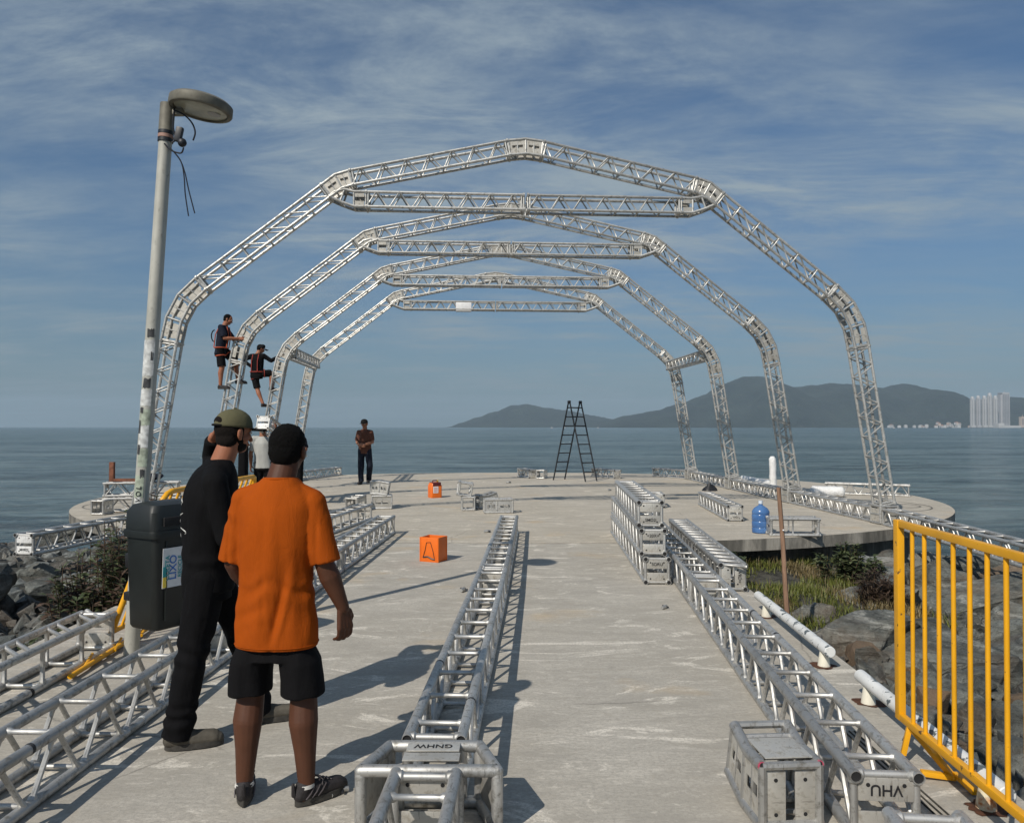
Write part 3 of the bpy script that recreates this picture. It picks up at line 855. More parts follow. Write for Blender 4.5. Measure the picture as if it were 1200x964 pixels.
p = G(143, 655, -0.35); shrub('shrub', (-3.98, 7.55, -0.75), (0.95, 1.4, 1.5), 105, 1, [M['leaf_dead'], M['leaf'], M['leaf_light']], 'tall brownish shrub behind the lamp post', 'shrub')
shrub('shrub', (-4.25, 9.0, -0.75), (1.15, 1.5, 1.6), 110, 2, [M['leaf'], M['leaf_dead'], M['leaf_light']], 'dark shrub sprawling over the cantilevered left truss')
shrub('shrub', (-4.05, 6.55, -0.72), (0.9, 0.9, 0.55), 60, 3, [M['leaf_light'], M['leaf'], M['leaf_dead']], 'low green shrub between the boulders and the lamp post')
shrub('shrub', (-4.75, 7.1, -0.78), (0.55, 0.6, 0.40), 28, 4, [M['leaf_light'], M['leaf']], 'pale-leaved low plant beside the reddish boulder', 'plant')
shrub('shrub', (-4.9, 8.3, -0.8), (0.55, 0.6, 0.5), 28, 14, [M['leaf_light'], M['leaf_dead']], 'bright green plant just below the left cantilevered truss', 'plant')
shrub('shrub', (-3.95, 10.6, -0.6), (0.9, 1.9, 1.0), 80, 5, [M['leaf_light'], M['leaf']], 'shrub at the foot of the nearest arch, left side', 'shrub', 0.10, 0.024)
shrub('shrub', (-4.6, 12.0, -0.3), (1.0, 1.0, 0.85), 40, 15, [M['leaf'], M['leaf_light']], 'shrub behind the lamp post beside the arch leg', 'shrub', 0.11, 0.026)
shrub('weed', (4.55, 10.4, -0.50), (0.9, 0.7, 0.62), 40, 6, [M['leaf'], M['leaf_light']], 'leafy weed in the shade below the platform rim', 'plant', 0.10, 0.02)
shrub('weed', (2.85, 10.2, -0.50), (0.7, 0.6, 0.55), 30, 16, [M['leaf'], M['leaf_light']], 'dark weed below the platform beside the striped truss end', 'plant', 0.10, 0.02)
shrub('weed', (4.25, 8.9, -0.50), (0.6, 0.5, 0.55), 42, 7, [M['leaf_dead'], M['stem']], 'dead brown weed among the rocks right of the grass', 'plant', 0.12, 0.006)
shrub('shrub', (-9.6, 13.2, -0.75), (1.6, 1.4, 0.95), 60, 8, [M['leaf_dead'], M['leaf']], 'russet shrub on the far left rocks above the sea', 'shrub', 0.12, 0.03)
shrub('shrub', (-8.9, 11.6, -0.6), (0.9, 0.9, 0.5), 30, 18, [M['leaf_dead'], M['leaf_light']], 'small dry plant on the far left rocks', 'plant', 0.10, 0.02)

# ------------------------------------------------------------------ hills, far shore
def interp(pts, x):
    if x <= pts[0][0]: return pts[0][1]
    for (a, b), (c, d) in zip(pts, pts[1:]):
        if x <= c:
            t = (x-a)/(c-a); t = t*t*(3-2*t)*0.5 + t*0.5
            return b + (d-b)*t
    return pts[-1][1]
def hill(name, sil, D, depth, seed):
    """sil: (px, height in px above the horizon); a real ridge D metres off, falling to both sides"""
    x0, x1 = sil[0][0], sil[-1][0]
    nx = int((x1-x0)/2.2); ny = 22; mb = MB()
    for i in range(nx+1):
        px = x0 + (x1-x0)*i/nx
        hpx = interp(sil, px) + noise.noise(Vector((px*0.09, seed, 0)))*1.0 + noise.noise(Vector((px*0.35, seed, 3)))*0.8 + abs(noise.noise(Vector((px*0.9, seed, 3))))*0.9
        H = max(hpx, 0)*D/900
        for j in range(ny+1):
            v = -1 + 2*j/ny
            Y = D + v*depth
            prof = max(0.0, 1-abs(v)**1.5)
            X = (px-600)/900*D
            n = noise.noise(Vector((X*0.0032, Y*0.0032, seed)))*0.55 + noise.noise(Vector((X*0.009, Y*0.009, seed)))*0.25
            z = H*prof*(1 + n*(1-prof)*1.6) - (12 if hpx <= 0.2 or j in (0, ny) else 0)
            mb.v.append((X, Y, SEA_Z + z))
    for i in range(nx):
        for j in range(ny):
            a = i*(ny+1)+j
            mb.f.append((a, a+ny+1, a+ny+2, a+1)); mb.m.append(0)
    return tag(mb.build(name, M['hill'], smooth=180), kind='structure')
hill('island_hill', [(528, 0), (540, 5), (560, 12), (582, 19), (600, 26), (618, 27), (640, 23), (665, 19.5), (700, 13), (724, 8), (745, 4), (765, 0)], 5600, 620, 4)
hill('coast_hill', [(690, 0), (712, 8), (735, 14), (770, 20), (800, 29), (825, 38), (850, 52), (872, 59.5), (890, 60), (906, 55), (925, 47), (950, 49), (975, 52), (1000, 50.5), (1018, 47), (1035, 46),
                    (1048, 50), (1060, 51.5), (1078, 47), (1096, 38), (1112, 33), (1130, 31), (1160, 33), (1178, 36), (1190, 31), (1205, 24), (1240, 26), (1300, 34), (1360, 20), (1420, 0)], 4600, 800, 9)
# strip of low shore in front of the hills
mb = MB(); D = 3720
pts = [((px-600)/900*D, D + 25*math.sin(px*0.05)) for px in range(880, 1330, 10)]
vs = [(x, y, SEA_Z+1.8) for x, y in pts] + [(x*1.05, y+160, SEA_Z+7) for x, y in pts] + [(x, y-6, SEA_Z-2) for x, y in pts]
n = len(pts)
mb.add(vs, [(i+1, i, n+i, n+i+1) for i in range(n-1)] + [(i, i+1, 2*n+i+1, 2*n+i) for i in range(n-1)])
tag(mb.build('far_shore', M['hill'], smooth=180), kind='structure')

def tower(px, w_px, top_px, D, mat, label, kind, cat='tower'):
    w = w_px/900*D; H = (502.5-top_px)/900*D + 3; X = (px-600)/900*D
    root = tag(empty('high_rise', (X, D, SEA_Z+2)), label, cat, 'high-rise buildings on the far shore')
    b = MB(); b.box((0, 0, H*0.5), (w*0.72, w*0.9, H)); b.build('wall', mat, root, smooth=0)
    fl = int(H/3.4)
    for sx in (-1, 1):
        b = MB(); b.box((sx*w*0.43, 0, H*0.485), (w*0.14, w*0.62, H*0.97)); b.build('side_wing', mat, root, smooth=0)
    g_ = MB()
    for c_ in ((-0.27, 0.15), (0.27, 0.15)) if kind != 'wide' else ((-0.26, 0.12), (-0.09, 0.12), (0.09, 0.12), (0.26, 0.12)):
        for q in range(2, fl-1):
            g_.box((c_[0]*w, -w*0.45, q*3.4+1.2), (w*c_[1], 0.5, 1.9))
    tag(g_.build('window', M['tower_glass'], root, smooth=0), kind='stuff')
    b = MB()
    if kind == 'round':
        b.loft([((0, 0, H+0.05), w*0.40, w*0.42), ((0, 0, H+w*0.35), w*0.38, w*0.4), ((0, 0, H+w*0.62), w*0.26, w*0.28)], 16, 2.6); b.build('crown', M['tower_white'], root)
    else:
        b.box((0, 0, H+1.6), (w*0.86, w*0.8, 3.1)); b.tube((w*0.1, 0, H+3), (w*0.1, 0, H+13), 0.9, 6); b.build('roof', mat, root, smooth=0)
    b = MB(); b.box((0, w*0.02, 4.5), (w*1.12, w*1.05, 9)); b.build('podium', mat, root, smooth=0)
    return root
tw = [(1139.8, 4.6, 470, 'tower_white', 'leftmost slender white tower on the far shore'), (1146.6, 4.8, 469, 'tower_grey', 'grey slender tower, second from the left on the far shore'),
      (1153.8, 4.8, 469, 'tower_white', 'slender white tower, third from the left on the far shore'), (1160.0, 4.8, 466, 'tower_white', 'tallest slender white tower, fourth from the left'),
      (1166.6, 4.8, 469, 'tower_white', 'slender white tower touching the broad grey one')]
for i, (px, w_, tp, mt, lab) in enumerate(tw): tower(px, w_, tp, 3600+12*i, M[mt], lab, 'round')
tower(1176.2, 10.6, 463.5, 3700, M['tower_grey'], 'broad grey high-rise right of the slender towers', 'wide', 'tower')
tower(1197.8, 5.6, 491.5, 3600, M['tower_tan'], 'short tan building at the right edge of the far shore', 'wide', 'building')
b = MB(); D = 3480; b.box((0, 0, 4), (26/900*D, 40, 10.5)); o = b.build('long_hall', M['tower_white'], None, 0); o.location = ((1180-600)/900*D, D, SEA_Z+1)
tag(o, 'long low white hall at the water in front of the towers', 'building')
b = MB(); b.box((0, 0, 8), (6.5/900*3500, 40, 24)); o = b.build('low_block', M['tower_white'], None, 0); o.location = ((1170.2-600)/900*3500, 3500, SEA_Z+1)
tag(o, 'low white block at the foot of the broad grey tower', 'building')
rh = random.Random(3)
for k in range(30):
    px = rh.choice([rh.uniform(1040, 1140), rh.uniform(1105, 1140), rh.uniform(1040, 1100)])
    D = 3560 + rh.uniform(-30, 160); up = rh.uniform(0, 1)**2*(6 if px > 1105 else 2.0)
    w = rh.uniform(8, 16); h = rh.uniform(4, 8)
    root = empty('shore_house', ((px-600)/900*D, D + up*12, SEA_Z+2+up*3.6), rh.uniform(-0.4, 0.4))
    tag(root, 'small pale house in the cluster at the water left of the towers', 'house', 'small houses on the far shore')
    b = MB(); b.box((0, 0, h/2-3), (w, w*0.8, h+6)); b.build('wall', M['tower_white'] if rh.random() < 0.75 else M['tower_tan'], root, 0)
    b = MB(); b.add([(-w/2-.6, -w*.4-.6, h), (w/2+.6, -w*.4-.6, h), (w/2+.6, w*.4+.6, h), (-w/2-.6, w*.4+.6, h), (-w/4, 0, h+2.4), (w/4, 0, h+2.4)], [(0, 1, 5, 4), (1, 2, 5), (2, 3, 4, 5), (3, 0, 4)])
    b.build('roof', M['tower_white'] if rh.random() < 0.5 else M['roof_tile'], root, 0)
def boat(px, D, L, lab):
    root = tag(empty('boat', ((px-600)/900*D, D, SEA_Z), 0.3), lab, 'boat', 'boats far out on the water')
    b = MB(); b.loft([((0, 0, -0.3), L*0.40, L*0.10), ((0, 0, 0.9), L*0.5, L*0.14), ((0, 0, 1.1), L*0.49, L*0.13)], 16, 1.7); b.build('hull', M['tower_white'], root)
    b = MB(); b.box((-L*0.08, 0, 2.0), (L*0.35, L*0.16, 1.8), bev=0.2); b.box((-L*0.12, 0, 3.3), (L*0.2, L*0.13, 0.9), bev=0.15); b.build('cabin', M['tower_white'], root)
    b = MB(); b.tube((0, 0, 2.8), (0, 0, 7.5), 0.15, 6); b.build('mast', M['tower_white'], root)
boat(647, 2100, 11, 'white boat on the water left of the black stepladder')
boat(662, 2500, 9, 'small white boat on the water just left of the stepladder')
boat(1048, 1900, 10, 'white boat on the water right of the nearest arch leg')
boat(1086, 2300, 12, 'white boat on the water below the far hills, right')
boat(701, 2600, 9, 'small white boat on the water just right of the stepladder')
# ------------------------------------------------------------------ box trusses
HS, RC = 0.120, 0.025      # half chord spacing, chord radius
_mc = {}
def cached(key, fn):
    if key not in _mc: _mc[key] = fn()
    return _mc[key]
def rod(L, r, mat, n=8, holl=False):
    def mk():
        b = MB()
        if holl: b.pipe((0, 0, 0), (0, 0, L), r, r*0.84, 12); b.tube((0, 0, 0.006), (0, 0, L-0.006), r*0.83, 10, mi=1)  # solid dark plug inside the rim paints the shaded hollow of the tube
        elif L > 0.12 and mat != 'yellow': b.path([(0, 0, 0), (0, 0, 0.029), (0, 0, 0.038), (0, 0, L-0.038), (0, 0, L-0.029), (0, 0, L)], r, n, True, 0, [r*1.5, r*1.5, r, r, r*1.5, r*1.5])
        else: b.tube((0, 0, 0), (0, 0, L), r, n)
        return b.mesh('tube', [M[mat], M['hole']] if holl else M[mat])
    return cached(('rod', round(L, 4), r, mat, n, holl), mk)
def put_rod(name, p0, p1, r, mat, parent, n=8, holl=False):
    p0, p1 = Vector(p0), Vector(p1); d = p1 - p0
    m = Matrix.Translation(p0) @ d.to_track_quat('Z', 'Y').to_matrix().to_4x4()
    return link(name, rod(d.length, r, mat, n, holl), parent, m)
def text_mesh(s, size):
    def mk():
        cu = bpy.data.curves.new('t', 'FONT'); cu.body = s; cu.size = size; cu.align_x = 'CENTER'; cu.align_y = 'CENTER'; cu.extrude = 0.0006; cu.offset = size*0.012
        o = bpy.data.objects.new('t', cu); C.objects.link(o)
        dg = bpy.context.evaluated_depsgraph_get(); me = bpy.data.meshes.new_from_object(o.evaluated_get(dg))
        bpy.data.objects.remove(o); bpy.data.curves.remove(cu)
        me.materials.clear(); me.materials.append(M['marker']); me.name = 'lettering'
        return me
    return cached(('txt', s, size), mk)
def plate_mesh(w, h, th, mat, holes):
    def mk():
        b = MB(); b.box((0, 0, 0), (w, th, h), bev=min(0.006, th*0.45))
        for hx, hz in holes: b.tube((hx, -th/2-0.0015, hz), (hx, th/2+0.0015, hz), 0.0085, 8, mi=1)
        return b.mesh('end_plate', [M[mat], M['hole']], 30)
    return cached(('pl', w, h, th, mat, tuple(holes)), mk)

def bay_members(parent, L, brace_n, mat, rb, rr_, slant='V', y_faces=True, top='rung'):
    """braces of one straight box truss along local +X, centred on the axis"""
    p = L/brace_n
    for sy in (-HS, HS):
        for k in range(brace_n):
            x0 = k*p
            if slant == 'V':
                a, m_, c_ = (x0+0.02, -HS), (x0+p/2, HS), (x0+p-0.02, -HS)
                put_rod('brace', (a[0], sy, a[1]), (m_[0]-0.012, sy, m_[1]), rb, mat, parent, 7)
                put_rod('brace', (m_[0]+0.012, sy, m_[1]), (c_[0], sy, c_[1]), rb, mat, parent, 7)
            else:
                put_rod('brace', (x0+0.03, sy, -HS), (x0+0.03, sy, HS), rb, mat, parent, 7)
                if slant == 'N': put_rod('brace', (x0+0.045, sy, HS), (x0+p, sy, -HS), rb, mat, parent, 7)
    for k in range(brace_n+ (0 if slant == 'V' else 1)):
        x = (k+0.5)*p if slant == 'V' else min(k*p+0.03, L-0.03)
        if top == 'rung': put_rod('rung', (x, -HS, HS), (x, HS, HS), rr_, mat, parent, 8)
        elif top == 'slanted':
            put_rod('rung', (x-p/2, -HS, HS), (x, HS, HS), rr_, mat, parent, 8); put_rod('rung', (x-p/4, -HS, HS), (x+p/4, HS, HS), rr_, mat, parent, 8)
        xb = k*p if slant == 'V' else x
        if k > 0 or slant != 'V': put_rod('rung', (xb, -HS, -HS), (xb, HS, -HS), rr_, mat, parent, 8)

def end_frame(parent, x, sgn, mat='alu', text=None, vertical=False, lone=False, tsize=0.045, two_text=None, flip=False, pmat='alu_plate'):
    """the bolted end of a truss: two cover plates with a slot between them, and cross tubes"""
    rot = R(90) if vertical else 0
    for k, s in enumerate((1, -1)):
        w, h = (0.215, 0.092)
        pm = plate_mesh(w, h, 0.008, pmat, ((-0.07, 0.018*s), (0.07, 0.018*s)))
        loc = Vector((0, s*0.066, 0)) if vertical else Vector((0, 0, s*0.066))
        m = Matrix.Translation((x, loc.y, loc.z)) @ Matrix.Rotation(R(90)*(-1 if sgn < 0 else 1), 4, 'Z') @ Matrix.Rotation(rot, 4, 'Y')
        po = link('end_plate', pm, parent, m)
        tx = (text if s > 0 else two_text)
        if tx:
            tm = Matrix.Translation((0, -0.0062, 0.0)) @ Matrix.Rotation(R(90), 4, 'X') @ Matrix.Rotation(PI if flip else 0, 4, 'Z')
            link('lettering', text_mesh(tx, tsize), po, tm)
    for s in (-1, 1):
        put_rod('end_tube', (x-sgn*0.012, -HS, s*HS), (x-sgn*0.012, HS, s*HS), 0.017, mat, parent, 10)
        put_rod('end_tube', (x-sgn*0.012, s*HS, -HS), (x-sgn*0.012, s*HS, HS), 0.017, mat, parent, 10)

def truss(p0, p1, label, group='aluminium box trusses lying on the ground', bays=None, mat='alu', roll=0.0, texts=(None, None), vert=(False, False), slant='V', top='rung', rb=0.0125, rr_=0.0135, lift=0.0, flip=False, two=None, tsize=0.045, cat='truss', name='box_truss', pmat='alu_plate'):
    """p0 = near end, p1 = far end, both at the underside"""
    p0, p1 = Vector(p0), Vector(p1); d = p1 - p0; L = d.length
    root = tag(empty(name, p0), label, cat, group)
    q = d.to_track_quat('X', 'Z')
    root.rotation_euler = (q.to_matrix() @ Matrix.Rotation(roll, 3, 'X')).to_euler()
    up = q.to_matrix() @ Vector((0, 0, 1))
    root.location = p0 + up*(HS+RC) + Vector((0, 0, lift))
    for sy in (-HS, HS):
        for sz in (-HS, HS):
            put_rod('chord', (-0.014, sy, sz), (L+0.014, sy, sz), RC, mat, root, 12, True)
    bays = bays or max(1, round(L/0.40))
    bay_members(root, L, bays, mat, rb, rr_, slant, top=top)
    end_frame(root, 0.006, -1, mat, texts[0], vert[0], flip=flip, two_text=two, tsize=tsize, pmat=pmat)
    end_frame(root, L-0.006, 1, mat, texts[1], vert[1])
    return root

def box_along(parent, pts, name, mat='alu', plate='alu_plate', slots=True, ypl=True, hs=HS, rc=RC, inner=None, frames=None):
    """a bent corner piece: four tubes follow pts in the x-z plane, rings of tube at each bend, slotted side plates"""
    P = [Vector((p[0], 0, p[1])) for p in pts]
    nrm = []
    for i in range(len(P)):
        a = P[max(i-1, 0)]; b = P[min(i+1, len(P)-1)]
        d = (b-a).normalized(); n_ = Vector((-d.z, 0, d.x))
        if 0 < i < len(P)-1:
            d1 = (P[i]-P[i-1]).normalized(); c_ = max(0.6, n_.dot(Vector((-d1.z, 0, d1.x)))); n_ = n_/c_
        nrm.append(n_)
    b = MB()
    for sy in (-hs, hs):
        for sn in (-hs, hs):
            b.path([P[i] + nrm[i]*sn + Vector((0, sy, 0)) for i in range(len(P))], rc, 10)
    for i in range(len(P)):
        fr = [P[i] + nrm[i]*a + Vector((0, c_, 0)) for a, c_ in ((-hs, -hs), (hs, -hs), (hs, hs), (-hs, hs))]
        for k in range(4): b.tube(fr[k], fr[(k+1) % 4], rc*0.72, 8)
        if i < len(P)-1:
            Q = (P[i]+P[i+1])/2; nn = (nrm[i]+nrm[i+1])/2
            fr = [Q + nn*a + Vector((0, c_, 0)) for a, c_ in ((-hs, -hs), (hs, -hs), (hs, hs), (-hs, hs))]
            for k in range(4): b.tube(fr[k], fr[(k+1) % 4], rc*0.5, 6)
    body = b.build(name, M[mat], parent)
    def quad(a0, a1, n0, n1, s0, s1, y):
        q0, q1 = a0 + n0*s0, a0 + n0*s1; q2, q3 = a1 + n1*s1, a1 + n1*s0
        vs = [q + Vector((0, y+e, 0)) for e in (-0.003, 0.003) for q in (q0, q1, q2, q3)]
        return vs, [(0, 1, 2, 3), (7, 6, 5, 4), (0, 4, 5, 1), (1, 5, 6, 2), (2, 6, 7, 3), (3, 7, 4, 0)]
    for y in (-hs-0.006, hs+0.006):
        pb = MB()
        for i in range(len(P)-1):
            f0, f1 = (0.05, 0.95) if slots else (0.16, 0.84)
            a0, a1 = P[i].lerp(P[i+1], f0), P[i].lerp(P[i+1], f1)
            n0, n1 = nrm[i].lerp(nrm[i+1], f0), nrm[i].lerp(nrm[i+1], f1)
            for s0, s1 in ((0.028, hs*0.82), (-hs*0.82, -0.028)): pb.add(*quad(a0, a1, n0, n1, s0, s1, y))
            if slots:
                for f in (0.0, 0.86):
                    a2, a3 = a0.lerp(a1, f), a0.lerp(a1, f+0.14); m2, m3 = n0.lerp(n1, f), n0.lerp(n1, f+0.14)
                    pb.add(*quad(a2, a3, m2, m3, -0.0275, 0.0275, y))
        pb.build('side_plate', M[plate], body, 0)
    return body

# ---- trusses lying about (world metres; underside ends)
T = truss
GT = 'aluminium box trusses lying on the ground'
# centre line
T((-0.345, 3.44, 0), (-0.185, 7.50, 0), 'long truss in the centre of the walkway, nearer half of the line', texts=('GNHW', None), bays=11, flip=True)
T((-0.183, 7.56, 0), (-0.045, 11.90, 0), 'far half of the centre truss line, ending near the orange box', bays=12)
# node under it and the truss coming at the camera
def corner(loc, rz, pts, label, group='loose corner pieces', roll=(0, 0), name='corner_piece', plate='alu_plate', lift=HS+RC, hs=HS):
    root = tag(empty(name, (loc[0], loc[1], loc[2]+lift)), label, 'corner piece', group)
    root.rotation_euler = (roll[0], roll[1], rz)
    box_along(root, pts, 'frame', 'alu', plate, hs=hs)
    return root
# wide trapezoid block: outer frame with splayed sides
root = tag(empty('corner_piece', (-0.335, 3.24, 0)), 'wide trapezoid corner piece joining the centre trusses, nearest the camera', 'corner piece')
b = MB(); z0, z1 = 0.026, 0.265
A = [(-0.275, -0.115), (0.275, -0.115), (0.195, 0.125), (-0.195, 0.125)]
for z in (z0, z1):
    for k in range(4):
        p, q = A[k], A[(k+1) % 4]; b.cap((p[0], p[1], z), (q[0], q[1], z), 0.025)
b.build('rail', M['alu'], root)
for k in range(4):
    b = MB(); b.cap((A[k][0], A[k][1], z0), (A[k][0], A[k][1], z1), 0.024); b.build('post', M['alu'], root)
for x in (-0.12, 0.12):
    for sy, nm in ((-0.115, 'a'), (0.125, 'b')):
        b = MB(); b.tube((x*1.0, sy, z0), (x*1.0, sy, z1), 0.022, 10); b.build('post', M['alu'], root)
b = MB(); b.box((0, 0.07, 0.283), (0.225, 0.082, 0.006), bev=0.002); pl = b.build('cover_plate', M['alu_plate'], root, 30)
b = MB(); b.box((0, -0.02, 0.280), (0.235, 0.075, 0.006), bev=0.002); b.build('cover_plate', M['alu_plate'], root, 30)
link('lettering', text_mesh('GNHW', 0.05), pl, Matrix.Translation((0, 0.072, 0.2875)) @ Matrix.Rotation(PI, 4, 'Z'))
for z in (0.075, 0.20):
    b = MB(); b.box((0, -0.118, z), (0.20, 0.008, 0.075), bev=0.002)
    for hx in (-0.07, 0.07): b.tube((hx, -0.124, z), (hx, -0.112, z), 0.009, 8, mi=1)
    b.build('cover_plate', [M['alu_plate'], M['hole']], root, 30)
for sx in (-1, 1):
    b = MB(); b.box((sx*0.235, 0.005, 0.145), (0.008, 0.20, 0.17), Matrix.Rotation(-sx*R(-18.5), 3, 'Z'), bev=0.002); b.build('cover_plate', M['alu_plate'], root, 30)
T((-0.395, 1.2, 0), (-0.345, 3.09, 0), 'truss at the bottom of the photo running under the camera from the centre corner piece', bays=5)
# right line
T((1.485, 3.075, 0), (1.775, 7.13, 0), 'long truss on the right of the walkway with a marked end plate facing the camera', texts=('VHU', 'VHU'), bays=11, flip=True, tsize=0.062)
T((1.778, 7.18, 0), (2.06, 11.20, 0), 'far half of the right truss line, beside the stacked trusses', bays=11)
T((1.31, 1.2, 0), (1.47, 2.76, 0), 'truss end at the bottom right corner of the photo', bays=4)
T((2.215, 7.73, 0), (2.475, 11.45, 0), 'truss with slanted top rungs and upright marking, beside the right line', texts=(None, None), two='VRD+', bays=15, top='slanted', vert=(True, False), slant='N')
# stack of three
GS = 'three trusses stacked on the walkway'
T((1.520, 8.07, 0), (1.665, 11.9, 0), 'bottom truss of the stack of three', GS, texts=('SORU', None), bays=11)
T((1.485, 8.11, 0.292), (1.675, 11.9, 0.292), 'middle truss of the stack of three', GS, texts=('+20X+', None), bays=11)
T((1.465, 8.15, 0.584), (1.640, 11.2, 0.584), 'top truss of the stack of three', GS, two='SMD2', texts=(None, None), bays=9)
T((2.96, 15.6, 0), (3.02, 16.3, 0), 'short truss piece half hidden behind the stack of three', bays=2)
T((3.885, 13.4, 0), (4.06, 16.2, 0), 'truss lying alone on the platform left of the blue jug', two='VAD', bays=9)
T((4.62, 11.66, 0), (3.90, 11.72, 0), 'short open truss lying crosswise right of the blue jug', bays=2, slant='P')
# left lines
T((-2.215, 2.55, 0), (-2.135, 5.65, 0), 'truss in the bottom left corner beside the man in black', bays=8)
T((-2.133, 5.70, 0), (-2.05, 8.75, 0), 'truss running behind the two men, middle of the left line', bays=8)
T((-2.048, 8.80, 0), (-1.945, 11.9, 0), 'far truss of the left line, ending right of the orange shirt', bays=8)
T((-3.06, 2.6, 0), (-3.075, 5.72, 0), 'leftmost foreground truss with upright struts, ending at the lamp post', bays=7, slant='P', top='slanted', rb=0.015)
T((-2.98, 11.0, 0), (-2.62, 13.7, 0), 'truss behind the left line, ending beside the loose corner pieces', bays=7, slant='P')
# far edge pieces
T((3.35, 24.4, 0), (2.75, 25.6, 0), 'short truss near the far rim between ladder and arches', bays=4)
T((0.66, 24.6, 0), (0.30, 25.5, 0), 'short truss with a pale end plate near the far rim left of the ladder', bays=3, texts=('MD', None))
T((7.75, 19.0, 0), (9.4, 18.2, 0), 'truss behind the nearest arch leg, right part of the platform', bays=5)
T((-4.45, 12.9, 0.0), (-5.1, 13.5, 0.0), 'short truss piece beside the yellow barrier, behind the shrub', bays=2)

# ------------------------------------------------------------------ arches
AY = math.atan2(0.0665, 1.0)
ADIR = Vector((-0.0665, 0.998, 0))
AC = Vector((0.22, 12.70, 0)); ASP = 3.66
foot, l0, l1, l2, l3, j1, j2, top_ = (6.13, 0.33), (5.70, 3.02), (5.63, 3.36), (5.47, 3.68), (5.22, 3.93), (3.24, 5.48), (2.86, 5.69), (0.27, 6.245)
def arch_root(k):
    names = ['nearest', 'second', 'third', 'farthest']
    o = empty('truss_arch', AC + ADIR*ASP*k, AY)
    return tag(o, f'{names[k]} of the four big aluminium truss arches' + [' with lettered corner plates overhead', ' with the first climber on its left leg', ' with the second climber on its left leg', ' braced to the third by short link trusses'][k],
               'truss arch', 'truss arches standing in a row on the platform')
def section(parent, a, b_, bays, slant='V', n_detail=True):
    a, b_ = Vector((a[0], 0, a[1])), Vector((b_[0], 0, b_[1])); d = b_-a; L = d.length
    m = MB()
    for x in (0.012, 0.05, L-0.05, L-0.012):
        fr = [(x, -HS, -HS), (x, HS, -HS), (x, HS, HS), (x, -HS, HS)]
        for k in range(4): m.tube(fr[k], fr[(k+1) % 4], 0.016, 8)
    ang = math.atan2(d.z, d.x)
    s = m.build('truss_section', M['alu_arch'], parent, mat=Matrix.Translation(a) @ Matrix.Rotation(-ang, 4, 'Y'))
    for sy in (-HS, HS):
        for sz in (-HS, HS): put_rod('chord', (0, sy, sz), (L, sy, sz), 0.0245, 'alu_arch', s, 8)
    bay_members(s, L, bays, 'alu_arch', 0.0125, 0.0125, slant)
    return s
def lerp2(a, b_, t): return (a[0]+(b_[0]-a[0])*t, a[1]+(b_[1]-a[1])*t)
mir = lambda p: (-p[0], p[1])
